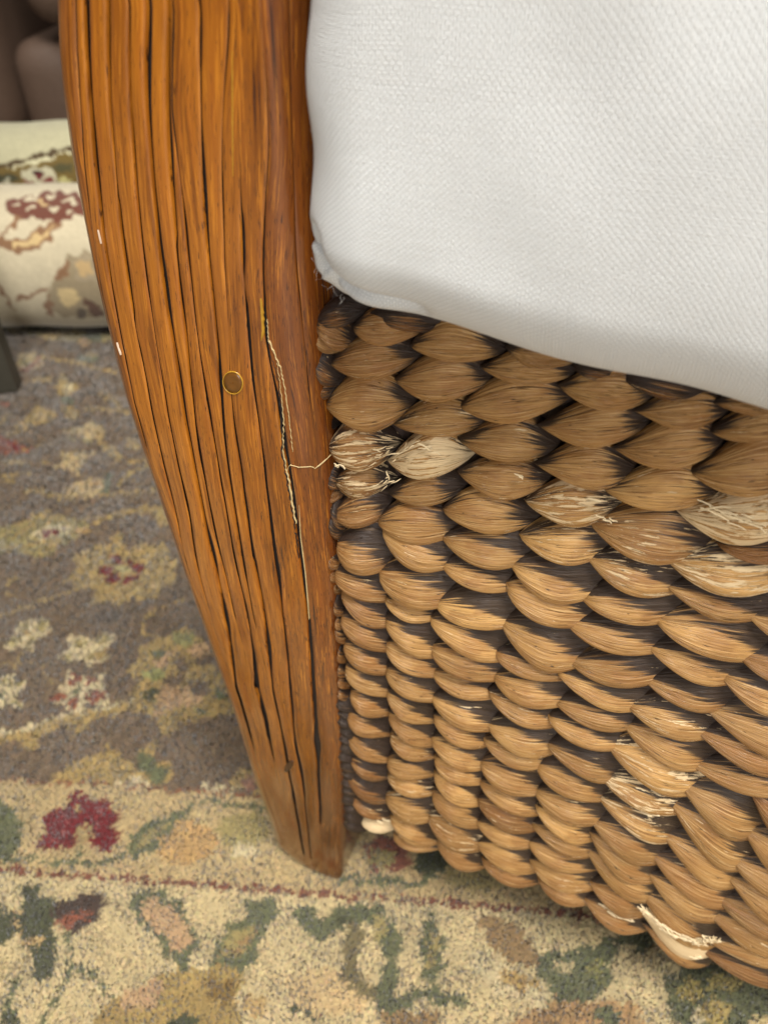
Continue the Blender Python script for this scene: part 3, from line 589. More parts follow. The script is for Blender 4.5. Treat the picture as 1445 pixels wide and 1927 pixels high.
def strand(ul, zl, ur, zr, um, zc, a, d, tone=.6, stain=.5, wear=.0, red=.1, kl=.0015, kr=-.0035, base=KB, name='woven_strand', twist=None, blunt=0., ns=19, nt=15):
    s = np.linspace(0, 1, ns)[:, None]; t = np.sin(np.linspace(-1, 1, nt) * math.pi / 2)[None]
    # centre line: quadratic through the tips and the middle
    cm = (um - ul) / max(ur - ul, 1e-4); cm = min(max(cm, .35), .65)
    u = ul + (ur - ul) * s + 0 * t
    zmid = zl + (zr - zl) * s; bow = zc - (zl + zr) / 2
    prof = np.sin(math.pi * s ** (math.log(.5) / math.log(cm)))
    prof = np.clip(prof, 0, 1); q_ = s ** (math.log(.5) / math.log(cm))
    pk = .5 + .14 * blunt; rise = (1 - np.clip(1 - q_ / pk, 0, 1) ** (1.75 + .75 * blunt)) ** (.92 - .30 * blunt); fall = np.maximum((1 - np.clip((q_ - pk) / (1 - pk), 0, 1) ** 1.75) ** .92, 1 - (1 - blunt) * np.clip((q_ - pk) / (1 - pk), 0, 1) ** 1.6 if blunt > .15 else 0)
    wprof = np.minimum(rise, fall)
    prof = np.maximum(prof, wprof * (.6 + .3 * (blunt > .1)))
    p1, p2 = random.uniform(0, 6), random.uniform(0, 6)
    asym = 1 + .10 * np.sin(s * 5 + p1) * np.sign(t) * np.abs(t)
    z = zmid + bow * prof ** .9 + a * wprof * t * asym
    tw = random.uniform(-.25, .25) if twist is None else twist
    cap = np.sqrt(np.clip(1 - np.abs(t) ** 2.8, 0, 1))
    n = base + d * (prof ** .65) * cap - (.0012 + .0036 * (blunt > .3)) * t * wprof + tw * (s - .5) * t * .004 + kl * (1 - s) ** 2 + kr * s ** 2.5
    rp = np.array([random.uniform(0, 6) for _ in range(4)])
    n = n + wprof * cap * (.00022 * np.sin(7 * t + rp[0] + s * 1.5) + .00012 * np.sin(15 * t + rp[1]) + .00018 * np.sin(6 * s + 3 * t + rp[2]))
    # one soft crease
    tc_ = random.uniform(-.6, .6); n = n - .0005 * np.exp(-((t - tc_ - .3 * (s - .5)) / .09) ** 2) * wprof * (s > .3) * random.choice([0, 1, 1])
    V = W(u.ravel(), n.ravel(), z.ravel()); uv = np.stack([(s + 0 * t).ravel(), (t + 0 * s).ravel()], 1)
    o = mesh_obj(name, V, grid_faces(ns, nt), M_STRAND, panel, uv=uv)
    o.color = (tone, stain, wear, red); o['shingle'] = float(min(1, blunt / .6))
    return o

L = []          # (xl, yl, xr, yr, ytop, ybot, {options}) in photograph points
def add(ox, oy, s, *rows):
    for r in rows:
        o = r[6] if len(r) > 6 else {}
        L.append((ox + r[0] * s, oy + r[1] * s, ox + r[2] * s, oy + r[3] * s, oy + r[4] * s, oy + r[5] * s, o))
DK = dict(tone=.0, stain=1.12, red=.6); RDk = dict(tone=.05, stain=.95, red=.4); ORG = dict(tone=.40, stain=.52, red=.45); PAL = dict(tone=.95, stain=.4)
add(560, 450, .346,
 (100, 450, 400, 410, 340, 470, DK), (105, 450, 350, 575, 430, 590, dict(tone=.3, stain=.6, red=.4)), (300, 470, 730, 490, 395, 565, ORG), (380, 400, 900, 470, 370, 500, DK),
 (610, 570, 1150, 620, 470, 658, dict(tone=.5)), (1130, 590, 1560, 660, 560, 690, dict(tone=.35)),
 (170, 665, 695, 640, 548, 750, ORG), (525, 760, 1085, 762, 640, 878), (990, 690, 1540, 735, 625, 785, dict(tone=.5)),
 (150, 890, 660, 895, 755, 1028, dict(tone=.62, red=.7)), (515, 1000, 1065, 1000, 885, 1062, dict(wear=.12)), (875, 905, 1500, 870, 757, 983),
 (175, 1120, 570, 1125, 1025, 1250, dict(tone=.42, red=.5, wear=.28, stain=.6)), (485, 1200, 960, 1180, 1063, 1298, dict(tone=.75, wear=.45, stain=.3)), (868, 1080, 1440, 1150, 1000, 1202),
 (200, 1300, 540, 1320, 1240, 1395, dict(tone=.3, stain=.6, wear=.25)), (485, 1370, 940, 1350, 1290, 1447, dict(tone=.45, stain=.75)), (865, 1260, 1395, 1320, 1215, 1398, dict(wear=.1, red=.7)),
 (190, 1480, 555, 1445, 1380, 1562, dict(tone=.3, red=.4, stain=.6)), (455, 1520, 890, 1555, 1455, 1652, dict(red=.7)), (785, 1460, 1325, 1535, 1395, 1583, dict(tone=.7)),
 (235, 1640, 560, 1690, 1580, 1787, dict(tone=.45, stain=.65, red=.6)), (480, 1560, 910, 1700, 1560, 1762, dict(tone=.6, stain=.6)), (805, 1610, 1325, 1690, 1560, 1737, dict(stain=.6)))
add(560, 1000, .3737,
 (430, 190, 850, 262, 140, 347, dict(tone=.62)), (740, 150, 1135, 232, 108, 257, dict(stain=.65)), (205, 190, 515, 292, 160, 305, ORG),
 (235, 280, 525, 400, 298, 428, ORG), (455, 320, 755, 385, 300, 415, dict(stain=.6)), (710, 340, 1145, 392, 258, 448, dict(stain=.62)),
 (235, 415, 530, 535, 398, 553, ORG), (458, 430, 775, 545, 405, 573, dict(stain=.62)), (682, 425, 1095, 572, 408, 583, dict(stain=.55)),
 (250, 550, 515, 645, 528, 672, ORG), (462, 550, 775, 665, 545, 683), (688, 565, 1105, 665, 545, 708), (1008, 590, 1395, 692, 578, 702, dict(stain=.65)),
 (260, 655, 525, 765, 648, 782, dict(stain=.65, tone=.45)), (462, 675, 770, 790, 655, 806, dict(tone=.5, stain=.6)), (692, 690, 1035, 775, 688, 803), (998, 705, 1405, 792, 668, 843),
 (285, 785, 505, 872, 773, 893, ORG), (466, 785, 720, 905, 778, 920, dict(stain=.68)), (686, 815, 1055, 935, 798, 951, dict(stain=.62)), (972, 790, 1345, 892, 785, 938, dict(wear=.08)),
 (272, 895, 495, 982, 890, 998, ORG), (472, 895, 745, 1012, 893, 1028, dict(stain=.6)), (698, 915, 990, 1022, 912, 1036, dict(tone=.5)), (962, 950, 1350, 1015, 928, 1087, dict(wear=.1)),
 (272, 1005, 510, 1103, 990, 1121, dict(tone=.4, stain=.62, red=.5)), (482, 1005, 725, 1093, 998, 1108, dict(wear=.15)), (686, 1025, 1000, 1125, 1010, 1148), (950, 1035, 1295, 1125, 1028, 1148, dict(tone=.5)),
 (285, 1115, 500, 1195, 1112, 1210, RDk), (466, 1135, 720, 1182, 1092, 1210, dict(tone=.5)), (702, 1120, 975, 1205, 1108, 1233), (930, 1145, 1270, 1262, 1128, 1281),
 (268, 1195, 505, 1292, 1190, 1320, RDk), (466, 1210, 715, 1280, 1198, 1295, dict(wear=.18)), (700, 1200, 955, 1315, 1188, 1331), (926, 1240, 1255, 1358, 1238, 1378),
 (285, 1310, 500, 1392, 1308, 1408, RDk), (456, 1318, 735, 1393, 1283, 1423, dict(wear=.1)), (690, 1300, 965, 1424, 1288, 1443, dict(tone=.45)), (915, 1335, 1245, 1443, 1328, 1466),
 (330, 1435, 505, 1472, 1425, 1484, dict(wear=1.)), (476, 1425, 725, 1530, 1418, 1533), (670, 1415, 975, 1530, 1400, 1563, dict(wear=.18)), (910, 1445, 1235, 1534, 1428, 1543),
 (495, 1510, 750, 1560, 1520, 1580, dict(tone=.4)), (712, 1535, 950, 1640, 1530, 1655, ORG), (915, 1555, 1235, 1652, 1533, 1668), (940, 1635, 1240, 1720, 1633, 1740, ORG))
add(950, 600, .3425,
 (0, 150, 360, 240, 130, 262, dict(tone=.3, stain=.7)), (282, 360, 855, 410, 288, 503, dict(tone=.52)), (370, 255, 720, 315, 228, 335, DK), (600, 300, 1200, 430, 300, 430, DK),
 (165, 580, 820, 572, 458, 698, dict(tone=.55)), (695, 500, 1245, 512, 398, 592, dict(tone=.48, red=.8)), (1135, 450, 1600, 510, 425, 515, dict(tone=.4, red=.7)),
 (578, 705, 1220, 685, 563, 828, dict(tone=.6)), (1115, 605, 1650, 600, 498, 672, dict(tone=.5)), (148, 785, 745, 855, 703, 918, dict(tone=.68, stain=.6)),
 (995, 830, 1680, 850, 650, 972, dict(tone=.6)), (528, 925, 1205, 962, 823, 1047), (102, 990, 665, 1025, 912, 1127, dict(wear=.3)), (488, 1105, 1120, 1235, 1048, 1287, dict(tone=.55, red=.6, wear=.15)),
 (975, 1050, 1640, 1090, 958, 1227, dict(wear=.42, tone=.8, stain=.3)), (100, 1180, 605, 1232, 1118, 1292, dict(tone=1, wear=.15)), (466, 1295, 990, 1422, 1248, 1468, dict(wear=.15, tone=.75)),
 (905, 1300, 1620, 1330, 1248, 1477, dict(wear=.28, tone=.85, stain=.3)), (48, 1325, 560, 1402, 1288, 1512), (436, 1505, 985, 1552, 1418, 1627, dict(stain=.65)),
 (896, 1450, 1500, 1542, 1438, 1602, dict(tone=.7)), (1180, 1225, 1650, 1262, 1195, 1292, dict(tone=.2, red=.2, stain=.7)), (28, 1445, 525, 1592, 1428, 1637, dict(tone=.68)),
 (-5, 1640, 500, 1762, 1598, 1872, dict(tone=.66)), (352, 1640, 935, 1742, 1608, 1788), (840, 1625, 1460, 1772, 1578, 1812), (1325, 1605, 1800, 1722, 1588, 1745, dict(tone=.8)))
add(950, 1200, .3426,
 (748, 1478, 1185, 1655, 1490, 1690, dict(wear=1., stain=.2)), (590, 785, 780, 850, 792, 852, dict(wear=.9, stain=.2)),
 (352, 100, 905, 132, 28, 223), (800, 30, 1350, 142, 0, 188, dict(tone=.8, stain=.6)), (1258, 60, 1720, 150, 0, 190, ORG),
 (300, 170, 835, 282, 165, 338, dict(stain=.66)), (760, 195, 1275, 272, 158, 353, dict(stain=.66)), (1190, 180, 1640, 330, 158, 345),
 (284, 325, 775, 422, 288, 450, dict(stain=.62)), (675, 340, 1175, 462, 308, 487, dict(wear=.15)), (1095, 355, 1760, 560, 310, 580, dict(tone=.58)),
 (248, 410, 705, 522, 398, 563, dict(tone=.75, stain=.6)), (650, 445, 1165, 604, 418, 659), (1060, 485, 1660, 652, 478, 677, ORG),
 (236, 560, 685, 692, 538, 722, dict(stain=.66)), (574, 560, 1115, 742, 530, 785, dict(wear=.22)), (1015, 655, 1660, 770, 638, 812, dict(tone=.5, red=.7)),
 (186, 680, 605, 822, 643, 838, dict(stain=.6)), (534, 725, 1015, 872, 718, 908, dict(wear=.30, stain=.6)), (955, 770, 1450, 982, 768, 1024), (1340, 810, 1640, 1010, 790, 1010, dict(tone=.1, stain=.9, red=.3)),
 (176, 820, 595, 942, 788, 978), (518, 850, 975, 1022, 838, 1044, dict(wear=.25, stain=.62)), (915, 880, 1395, 1152, 878, 1184, dict(wear=.08)), (1290, 1010, 1700, 1230, 1020, 1240, dict(tone=.5)),
 (180, 910, 515, 1042, 903, 1059, dict(wear=.1)), (486, 980, 905, 1152, 968, 1171), (860, 1045, 1315, 1272, 1038, 1289, dict(tone=.7)), (1230, 1175, 1700, 1350, 1178, 1370, dict(tone=.5)),
 (155, 1005, 525, 1130, 998, 1144), (474, 1055, 855, 1262, 1058, 1279), (810, 1170, 1285, 1392, 1168, 1404, dict(tone=.5, red=.35)), (1210, 1280, 1690, 1490, 1288, 1510, dict(tone=.55)),
 (135, 1100, 505, 1222, 1098, 1234), (450, 1145, 865, 1352, 1148, 1382, dict(tone=.65)), (800, 1280, 1235, 1472, 1286, 1489, dict(tone=.7)), (1165, 1400, 1690, 1605, 1398, 1610),
 (145, 1205, 525, 1312, 1173, 1344, dict(wear=.1)), (475, 1330, 805, 1450, 1290, 1480, ORG), (745, 1370, 1195, 1612, 1378, 1640, dict(tone=.62)), (1105, 1480, 1690, 1680, 1478, 1695, dict(wear=.1)),
 (185, 1295, 495, 1402, 1298, 1420, ORG), (440, 1415, 785, 1552, 1418, 1564, ORG), (765, 1560, 1115, 1732, 1580, 1735, ORG), (1075, 1690, 1640, 1840, 1660, 1860, RDk), (1080, 1620, 1690, 1700, 1620, 1760, dict(tone=.5, wear=.1)))
# small dark wrapped ends beside the leg
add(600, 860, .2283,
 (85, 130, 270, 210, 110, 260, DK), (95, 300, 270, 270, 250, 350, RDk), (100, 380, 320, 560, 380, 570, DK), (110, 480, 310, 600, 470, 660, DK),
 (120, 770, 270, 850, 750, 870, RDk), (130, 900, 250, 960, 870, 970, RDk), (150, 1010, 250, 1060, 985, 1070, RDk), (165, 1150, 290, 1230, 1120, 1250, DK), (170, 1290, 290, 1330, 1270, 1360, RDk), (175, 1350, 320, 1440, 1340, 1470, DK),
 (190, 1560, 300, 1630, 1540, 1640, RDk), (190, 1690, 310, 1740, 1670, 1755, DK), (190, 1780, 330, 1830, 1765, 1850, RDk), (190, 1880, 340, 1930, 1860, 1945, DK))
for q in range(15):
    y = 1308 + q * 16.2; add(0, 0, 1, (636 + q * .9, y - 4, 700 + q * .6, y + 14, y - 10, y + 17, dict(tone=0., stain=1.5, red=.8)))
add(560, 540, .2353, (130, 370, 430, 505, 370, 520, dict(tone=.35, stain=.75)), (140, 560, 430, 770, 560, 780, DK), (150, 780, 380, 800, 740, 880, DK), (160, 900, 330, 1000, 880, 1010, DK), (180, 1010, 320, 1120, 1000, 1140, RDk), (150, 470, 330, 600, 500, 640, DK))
for (xl, yl, xr, yr, yt, yb, o) in L:
    if yb > 1020: wx_ = xr - xl; xr += .08 * wx_; yr += .01 * wx_; xl -= .05 * wx_
    lowk = min(1, max(0, (yb - 950) / 180)); kl_ = .0015 + .0030 * lowk; ul, zl = on_plane(xl, yl, KB + kl_); ur, zr = on_plane(xr, yr, KB - .001)
    xm = (xl + xr) / 2; um, zbp = on_plane(xm, yb, KB); _, ztp = on_plane(xm, yt, KB)
    low = min(1, max(0, (yb - 950) / 180))
    h_ = max(ztp - zbp, .004); a = (.60 + .03 * low) * h_; d = min(.0088, .50 * a + .0034)
    tanp = (CAMH - (zbp + a)) / (CAMD - KB); zc = zbp + math.sqrt(a * a + (d * tanp * .85) ** 2)
    bow = zc - (zl + zr) / 2; bow = max(-.8 * a, min(.9 * a, bow)); zc2 = (zl + zr) / 2 + bow
    sh = zc - zc2                                    # keep the lower edge where the photograph has it
    tips = .7 - .3 * low
    zl2, zr2 = zl + sh * tips, zr + sh * tips
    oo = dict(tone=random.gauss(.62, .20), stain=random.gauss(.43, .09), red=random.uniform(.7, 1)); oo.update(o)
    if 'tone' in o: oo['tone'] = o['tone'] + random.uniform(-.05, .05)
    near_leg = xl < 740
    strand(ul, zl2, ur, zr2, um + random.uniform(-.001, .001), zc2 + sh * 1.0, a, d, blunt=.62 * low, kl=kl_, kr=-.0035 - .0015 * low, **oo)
nvis = len(L)
# the weave goes on past the right side of the frame
r_ = 0
z = .345
while z > .085:
    u0 = .140 + (.345 - z) * .30 + (.011 if r_ % 2 else 0)
    while u0 < .325:
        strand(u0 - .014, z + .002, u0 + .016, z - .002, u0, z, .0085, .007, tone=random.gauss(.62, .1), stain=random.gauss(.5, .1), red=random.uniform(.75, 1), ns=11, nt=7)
        u0 += .0215
    z -= .0155; r_ += 1
print('strands', nvis)

# torn, frayed fibre: slivers in one part each
def fray(pts, n_, length, spread, label=None, k=-.0042, direction=None):
    n_ = int(n_ * (.45 if pts[0][1] > 1690 else .16)) + 2; length *= .8
    V = []; Fc = []
    P = [on_plane(x, y, k) for x, y in pts]
    for q in range(n_):
        t = random.random() * (len(P) - 1); i = int(t); f = t - i
        u = P[i][0] * (1 - f) + P[i + 1][0] * f + random.gauss(0, spread); z = P[i][1] * (1 - f) + P[i + 1][1] * f + random.gauss(0, spread)
        du, dz = P[i + 1][0] - P[i][0], P[i + 1][1] - P[i][1]
        an = (math.atan2(dz, du) if direction is None else direction) + random.gauss(0, .28); ln = length * random.uniform(.4, 1.3); wd = random.uniform(.00005, .00020)
        bend = random.gauss(0, .25); n0 = k + random.uniform(-.0012, .0006); b = len(V); m = 5
        for s in range(m):
            ss = s / (m - 1) - .5; aa = an + bend * ss; cu = u + math.cos(aa) * ln * ss; cz = z + math.sin(aa) * ln * ss
            wq = wd * (1 - abs(2 * ss) ** 3) + .00003; nb = n0 + .0009 * (ss + .5) * random.uniform(0, 1)
            V += [W(cu - math.sin(aa) * wq, nb - .0002, cz + math.cos(aa) * wq)[0], W(cu, nb + .0003, cz)[0], W(cu + math.sin(aa) * wq, nb - .0002, cz - math.cos(aa) * wq)[0]]
        Fc += grid_faces(m, 3, b).tolist()
    o = mesh_obj('frayed_fibres', V, Fc, M_CREAM, panel); return tag(o, label, kind='stuff')
fray([(690, 875), (715, 862), (735, 848), (752, 842)], 46, .0045, .0010, 'torn pale skin at the right end of a strand beside the leg')
fray([(742, 862), (765, 848), (785, 842), (820, 846)], 60, .006, .0009, 'torn pale skin across a strand under the cushion corner')
fray([(690, 920), (712, 912), (722, 905), (730, 895)], 40, .005, .0009)
fray([(618, 880), (640, 878), (660, 882)], 14, .003, .0005)
fray([(1335, 955), (1375, 975), (1445, 990)], 60, .008, .0008, 'pale torn strand skin at the right side')
fray([(1345, 960), (1440, 1000)], 30, .009, .0006)
fray([(1205, 1485), (1245, 1498), (1275, 1500)], 18, .004, .0005); fray([(1210, 1528), (1255, 1538)], 16, .004, .0004)
fray([(1208, 1708), (1230, 1735), (1265, 1758), (1305, 1772), (1345, 1770)], 110, .008, .0010, 'ragged pale strip torn off the bottom edge of the weave', k=-.002)
fray([(1320, 1775), (1350, 1770)], 26, .005, .0009, direction=-1.3, k=-.001)
fray([(1130, 1705), (1160, 1722), (1200, 1735)], 24, .007, .0003)
fray([(1275, 1792), (1320, 1802)], 20, .006, .0004); fray([(690, 1538), (740, 1550)], 30, .006, .0006); fray([(1150, 1830 - 110), (1180, 1728)], 6, .004, .0003)
fray([(1105, 940), (1130, 945)], 10, .004, .0005); fray([(1130, 975), (1160, 985)], 8, .003, .0004); fray([(975, 895), (1000, 905)], 5, .003, .0004)

# ================================================================ CUSHION (rests on the seat)
cush_o = W(.2, -.2, .36)[0]
def rounded_box(u0, u1, n0, n1, z0, z1, R, N=90, pw=1.9):
    g = np.linspace(-1, 1, N); g = np.sign(g) * (1 - (1 - np.abs(g)) ** pw)
    V = []; Fc = []; off = 0
    a, b = np.meshgrid(g, g); o1 = np.ones_like(a)
    hu, hn, hz = (u1 - u0) / 2, (n1 - n0) / 2, (z1 - z0) / 2; c = np.array([(u0 + u1) / 2, (n0 + n1) / 2, (z0 + z1) / 2]); h = np.array([hu, hn, hz])
    for f in ((a, o1, b), (-a, -o1, b), (o1, -a, b), (-o1, a, b), (a, -b, o1), (a, b, -o1)):
        p_ = np.stack([q.ravel() for q in f], 1) * h; inner = np.clip(p_, -(h - R), h - R); dr = p_ - inner; ln = np.linalg.norm(dr, axis=1)[:, None]
        V.append(inner + dr / np.maximum(ln, 1e-9) * R + c); Fc.append(grid_faces(N, N, off)); off += N * N
    return np.concatenate(V), np.concatenate(Fc)
CU0, CZ0, CN1, CRD = .0085, .3600, .0190, .022
V, Fc = rounded_box(CU0, .50, -.44, CN1, CZ0, .515, CRD, 150)
u, n, z = V.T.copy()
fr = np.clip((n + .06) / .06, 0, 1)
# soft belly, sagging hem and shallow folds
n = n + .004 * fr * np.sin(np.clip((z - .36) / .155, 0, 1) * math.pi) * np.clip((u - .0) / .08, 0, 1)
n = n + fr * (.0004 * wob(u, z, 42, 1.) + .00025 * wob(u, z, 95, 3.))
cor = np.exp(-((u - .010) / .022) ** 2) * np.exp(-((z - .362) / .02) ** 2)
z = z + (.0035 * np.exp(-((u - .060) / .034) ** 2) + .0038 * np.exp(-((u - .036) / .020) ** 2) + .0070 * np.exp(-((u - .008) / .024) ** 2)) * np.exp(-((z - .36) / .03) ** 2) + .0 * cor + .0006 * np.sin(u * 130 + 1) * np.exp(-((z - .36) / .02) ** 2)
u = u + .0010 * np.sin(z * 160 + .5) * np.exp(-((u - .008) / .02) ** 2)
lmask = np.clip((.045 - u) / .035, 0, 1); u = u + lmask * (.0034 * np.exp(-((V[:, 2] - .368) / .020) ** 2) + .0046 * np.clip((V[:, 2] - .385) / .045, 0, 1))
fold = [on_plane(*q, .010) for q in ((598, 440), (607, 478), (628, 508), (665, 536), (720, 556), (790, 572))]
dist = np.full(len(u), 9.)
for (a0, b0), (a1, b1) in zip(fold, fold[1:]):
    dx, dy = a1 - a0, b1 - b0; t = np.clip(((u - a0) * dx + (z - b0) * dy) / (dx * dx + dy * dy), 0, 1); dist = np.minimum(dist, np.hypot(u - a0 - t * dx, z - b0 - t * dy))
endf = np.clip((.075 - u) / .05, 0, 1)
n = n - .0040 * np.exp(-(dist / .0022) ** 2) * fr * endf; z = z + .0016 * np.exp(-(dist / .0022) ** 2) * endf
lobe = on_plane(640, 535, .004)
n = n + .0036 * np.exp(-((u - lobe[0]) / .014) ** 2 - ((z - lobe[1]) / .0045) ** 2)
dimple = on_plane(592, 262, .004); u = u + .0008 * np.exp(-((z - dimple[1]) / .007) ** 2) * np.exp(-((u - .008) / .012) ** 2)
uvx = u * 1000 + (V[:, 1] < -.01) * 0; angz = np.where(V[:, 2] < CZ0 + CRD, V[:, 1] * 600, 0)
iu, iz, inn = CU0 + CRD, CZ0 + CRD, CN1 - CRD
au = np.arctan2(np.maximum(iu - V[:, 0], 0), np.maximum(V[:, 1] - inn, 1e-5)); az = np.arctan2(np.maximum(iz - V[:, 2], 0), np.maximum(V[:, 1] - inn, 1e-5))
uvm = np.stack([np.where(V[:, 0] < iu, iu - CRD * au - np.maximum(inn - V[:, 1], 0), V[:, 0]), np.where(V[:, 2] < iz, iz - CRD * az - np.maximum(inn - V[:, 1], 0), V[:, 2])], 1) * 1000
cushion = mesh_obj('seat_cushion', W(u, n, z), Fc, M_CANVAS, None, uv=uvm)
tag(cushion, 'thick white canvas seat cushion resting on the woven armchair seat', 'cushion')
m = cushion.modifiers.new('weld', 'WELD'); m.merge_threshold = 1e-5
# folded fabric tucked under the corner
path = [(600, 472), (602, 486), (608, 502), (622, 522), (650, 543), (690, 558), (740, 570), (800, 582), (870, 600)]
PC = [on_plane(x, y, .006) for x, y in path]; tq = np.linspace(0, len(PC) - 1, 60); pu_ = np.interp(tq, range(len(PC)), [q[0] for q in PC]); pz_ = np.interp(tq, range(len(PC)), [q[1] for q in PC])
ker = np.ones(7) / 7; pu_ = np.convolve(np.pad(pu_, 3, 'edge'), ker, 'valid'); pz_ = np.convolve(np.pad(pz_, 3, 'edge'), ker, 'valid')
V = []; uvs = []
for q in range(60):
    f_ = q / 59; r = .0044 * (math.sin(math.pi * min(1, f_ * 1.25 + .08)) ** .5 if f_ < .736 else 1) * 1.0 if f_ < .35 else .0044 * (1 - (f_ - .35) / .65) ** .8 + .0006
    r = max(r, .0006); a = max(q - 1, 0); b = min(q + 1, 59); tx, tz = pu_[b] - pu_[a], pz_[b] - pz_[a]; ln = math.hypot(tx, tz) + 1e-9
    for j in range(16):
        t = j / 16 * 2 * math.pi; wv = 1 + .06 * math.sin(q * .5 + 2 * t)
        ox = math.cos(t) * r * 1.15 * wv; on = math.sin(t) * r * wv
        V.append(W(pu_[q] + tz / ln * -ox + .0018, .0045 + on, pz_[q] + tx / ln * ox + .0030)[0]); uvs.append((q * .9, j / 16 * r * 6283))
tag(mesh_obj('corner_fold', V, grid_faces(60, 16, 0, True), M_CANVAS, cushion, uv=np.array(uvs)), 'thick fold of canvas tucked under the corner')
# loose threads at its corner
V = []; Fc = []
for q in range(16):
    x, y = random.choice([(604, 500), (612, 525), (628, 540), (650, 555), (586, 240), (583, 380), (900, 605)]); a0 = on_plane(x + random.uniform(-6, 6), y + random.uniform(-4, 4), .006)
    an = random.uniform(-2.8, -1.2); b = len(V); uu, zz = a0; kk = .006
    for s in range(7):
        for dx in (-.00004, .00004): V.append(W(uu + dx, kk, zz)[0])
        an += random.uniform(-.5, .5); uu += math.cos(an) * .0006; zz += math.sin(an) * .0006; kk -= .0002
    Fc += grid_faces(7, 2, b).tolist()
tag(mesh_obj('loose_threads', V, Fc, M_CANVAS, cushion, uv=np.zeros((len(V), 2))), kind='stuff')

# ================================================================ BACKGROUND
ro = []; ops_keep = ops; ops = ro
p, l, e = zoomer(0, 380, .3114)
CRM = (200, 186, 156); BRN = (132, 96, 66); TAN = (190, 160, 112)
l(BRN, 30, -100, 220, 0, 230, 110, 110, 150, 60); p(BRN, -20, 230, 60, 220, 170, 220, 230, 160, 330, 120, 400, 110, 340, 170, 300, 240, 190, 300, 80, 310, 0, 270); p((206, 176, 124), 60, 250, 190, 230, 240, 190, 330, 150, 280, 220, 170, 270, 90, 285)
p((150, 134, 104), 330, 480, 420, 330, 520, 300, 620, 330, 640, 500, 640, 700, 400, 700, 270, 650, 290, 560); p(BRN, 330, 430, 410, 360, 420, 440, 360, 480); p((160, 144, 116), 440, 340, 540, 310, 600, 480, 470, 470); p(TAN, 470, 360, 545, 350, 560, 450, 480, 440)
p((206, 180, 130), 350, 530, 440, 520, 480, 590, 420, 640, 350, 600); p(BRN, 265, 620, 310, 560, 320, 680, 280, 680); p((92, 60, 40), 490, 540, 560, 620, 620, 620, 620, 700, 570, 700, 520, 620); p((90, 76, 60), 470, 650, 520, 650, 520, 700, 470, 690); l(BRN, 22, 110, 590, 200, 560, 290, 520)
l(BRN, 20, -60, 480, 0, 520, 60, 600, 80, 640)
p, l, e = zoomer(0, 0, .2076)
for a in [(80, 1830, 220, 1770, 340, 1790, 380, 1740, 560, 1740, 800, 1770, 800, 1920, 620, 1990, 420, 2010, 330, 1960, 200, 1990, 60, 1900)]: p((104, 54, 38), *a)
e(CRM, 300, 1810, 60, 22); e(CRM, 480, 1780, 50, 24); e(CRM, 640, 1825, 60, 20); e(CRM, 150, 1850, 50, 18); e(CRM, 270, 1895, 60, 20); e(CRM, 500, 1885, 60, 24); e(CRM, 640, 1900, 50, 18); e(TAN, 390, 1840, 40, 18)
roll_ops = list(ro); ro.clear()
p, l, e = zoomer(0, 0, .2076)
p((184, 178, 144), -700, 700, 1400, 700, 1400, 1240, 640, 1345, 400, 1400, 0, 1500, -700, 1640)
l((70, 52, 24), 40, -700, 1650, 0, 1510, 400, 1405, 640, 1350, 1400, 1230)
p((104, 84, 34), -200, 1560, 0, 1530, 300, 1490, 640, 1380, 900, 1370, 900, 1720, -200, 1700)
e((56, 56, 34), 60, 1620, 110, 40); e((180, 176, 150), 60, 1640, 60, 24); e((70, 66, 34), 580, 1520, 90, 50); e((176, 168, 110), 600, 1640, 60, 24)
e((186, 180, 150), 360, 1600, 160, 90); p((110, 20, 26), 220, 1610, 300, 1640, 330, 1670, 250, 1650); p((92, 14, 22), 290, 1560, 385, 1560, 375, 1640, 340, 1640); p((110, 20, 26), 400, 1660, 430, 1590, 490, 1610, 470, 1650); e((50, 20, 22), 335, 1565, 45, 25)
roll2_ops = list(ro); ops = ops_keep
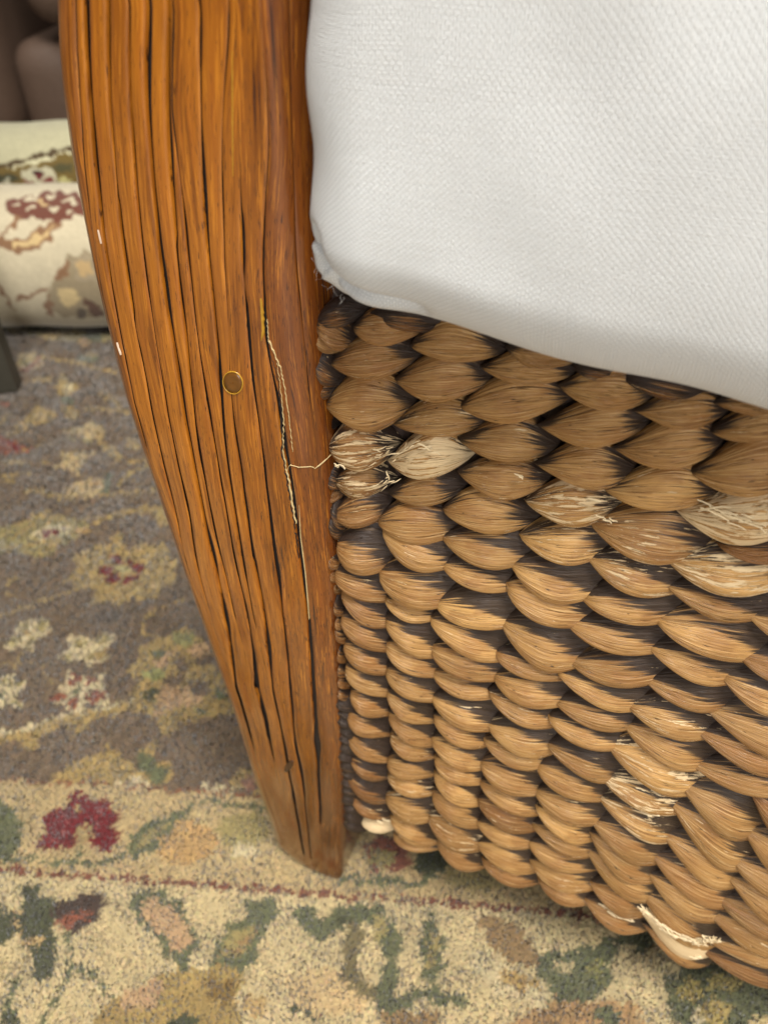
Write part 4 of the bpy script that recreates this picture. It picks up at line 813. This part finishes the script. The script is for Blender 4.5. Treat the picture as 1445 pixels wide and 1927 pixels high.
def rug_roll(name, label, A0, B0, R, basec, lst, group, turns=2.6):
    A0, B0 = np.array(A0, float), np.array(B0, float); ax = (B0 - A0) / np.linalg.norm(B0 - A0); Ln = np.linalg.norm(B0 - A0)
    up = np.array([0, 0, 1.]); up = up - ax * (up @ ax); up /= np.linalg.norm(up); sd = np.cross(ax, up)
    root = empty(name, tuple(A0 - np.array([0, 0, R])), label, 'rolled rug', group)
    na, nl = 260, 298
    th_ = np.linspace(0, 2 * math.pi, na + 1)[:-1]; V = []
    for x in np.concatenate([np.linspace(0, .45, 20)[:-1], np.linspace(.45, 1.0, 260), np.linspace(1.0, Ln, 20)[1:]]):
        rr = R + .0012 * np.sin(3 * th_ + x * 7) + .0008 * math.sin(x * 60)
        V.append(A0 + ax * x + np.outer(np.cos(th_) * rr, up) + np.outer(np.sin(th_) * rr, sd))
    V = np.concatenate(V); px, py, dep = project(V + .0015 * np.stack([wob(V[:, 0], V[:, 2], 300, 1.), 0 * V[:, 0], wob(V[:, 2], V[:, 0], 280, 2.)], 1))
    c = np.tile(s2l(basec), (len(V), 1)); paint(px, py, lst, c)
    mesh_obj('outer_layer', V, grid_faces(nl, na, 0, True), M_FLAT, root, vcol=c * rng.normal(1, .05, len(V))[:, None])
    # wound end
    for end in (0, Ln):
        m = 220; t = np.linspace(0, turns * 2 * math.pi, m); r0 = R * (.25 + .72 * t / t[-1]); V = []
        for r, xo in ((r0 - .006, 0), (r0 + .004, 0)):
            V.append(A0 + ax * (end + (.001 if end else -.001)) + np.outer(np.cos(t) * r, up) + np.outer(np.sin(t) * r, sd))
        V = np.stack(V, 1).reshape(-1, 3)
        mesh_obj('wound_end', V, grid_faces(m, 2), M_FLAT, root, vcol=np.tile(s2l((120, 100, 72)), (len(V), 1)))
    return root
rug_roll('rolled_rug', 'rolled cream rug with red and brown flowers lying behind the chair leg', (-1.25, .905, .086), (.35, .905, .086), .084, CRM, roll_ops, None)
rug_roll('rolled_rug', 'rolled rug with mint edge and dark green flower border behind the cream roll', (-1.35, 1.02 - .12, .0) if False else (-1.30, .86 + .07, .27 - .07), (.30, 1.48, .098), .088, (205, 198, 160), roll2_ops, None) if False else \
rug_roll('rolled_rug', 'rolled rug with mint edge and dark green flower border behind the cream roll', (-1.20, 1.02, .092), (.30, 1.22, .105), .090, (205, 198, 160), roll2_ops, None)

# sofa
sofa = empty('sofa', (-.6, 1.7, 0), 'dark brown leather sofa standing behind the rolled rugs', 'sofa')
def rbox(name, x0, x1, y0, y1, z0, z1, R, mat, parent, N=26, puff=0.0):
    V, Fc = rounded_box(x0, x1, y0, y1, z0, z1, R, N)
    cx_, cz_ = (x0 + x1) / 2, (z0 + z1) / 2
    if puff: V[:, 1] -= puff * np.cos(np.clip((V[:, 0] - cx_) / (x1 - x0), -.5, .5) * math.pi) * np.cos(np.clip((V[:, 2] - cz_) / (z1 - z0), -.5, .5) * math.pi) * (V[:, 1] < (y0 + y1) / 2)
    o = mesh_obj(name, V, Fc, mat, parent); m = o.modifiers.new('weld', 'WELD'); m.merge_threshold = 1e-4; return o
rbox('seat_front', -.668, .75, 1.50, 2.25, .03, .226, .05, M_LEATHER, sofa, puff=.02)
rbox('seat_pad', -.60, .02, 1.455, 2.2, .250, .42, .05, M_LEATHER, sofa, puff=.02)
rbox('seat_pad', .03, .72, 1.455, 2.2, .250, .42, .05, M_LEATHER, sofa, puff=.02)
rbox('armrest', -.98, -.665, 1.44, 2.35, .03, .56, .09, M_LEATHER, sofa, puff=.02)
rbox('backrest', -.62, .75, 2.15, 2.42, .10, .85, .07, M_LEATHER, sofa)
for x, y in ((-.9, 1.55), (.7, 1.55), (-.9, 2.3), (.7, 2.3)): rbox('foot', x - .02, x + .02, y - .02, y + .02, -.012, .032, .004, M_DARK, sofa, 6)

# small metal side table whose leg enters the picture
leg_at = on_floor(22, 742)
tab = empty('side_table', (leg_at[0] - .22, leg_at[1] + .2, 0), 'side table with square grey metal legs, one leg beside the cream rug roll', 'table')
def post(name, x, y, s, z1, rot, parent, mat, tilt=(0, 0)):
    V = []; 
    for z in (-.002, .004, z1 - .002, z1):
        s_ = s * (.88 if z in (-.002, z1) else 1)
        for q in range(4):
            a = rot + math.pi / 4 + q * math.pi / 2; V.append((x + s_ * math.cos(a) + tilt[0] * z, y + s_ * math.sin(a) + tilt[1] * z, z))
    Fc = grid_faces(4, 4, 0, True).tolist() + [[0, 1, 2, 3], [12, 13, 14, 15]]; o = mesh_obj(name, V, Fc, mat, parent, smooth=False); return o
lx_, ly_ = leg_at[0] - .006, leg_at[1] + .012
for dx, dy in ((0, 0), (-.42, 0), (-.05, -.32), (-.47, -.32)): post('table_leg', lx_ + dx, ly_ + dy, .0165, .52, .15, tab, M_METAL)
rbox('table_top', lx_ - .50, lx_ + .03, ly_ - .35, ly_ + .03, .52, .54, .004, M_METAL, tab, 6)
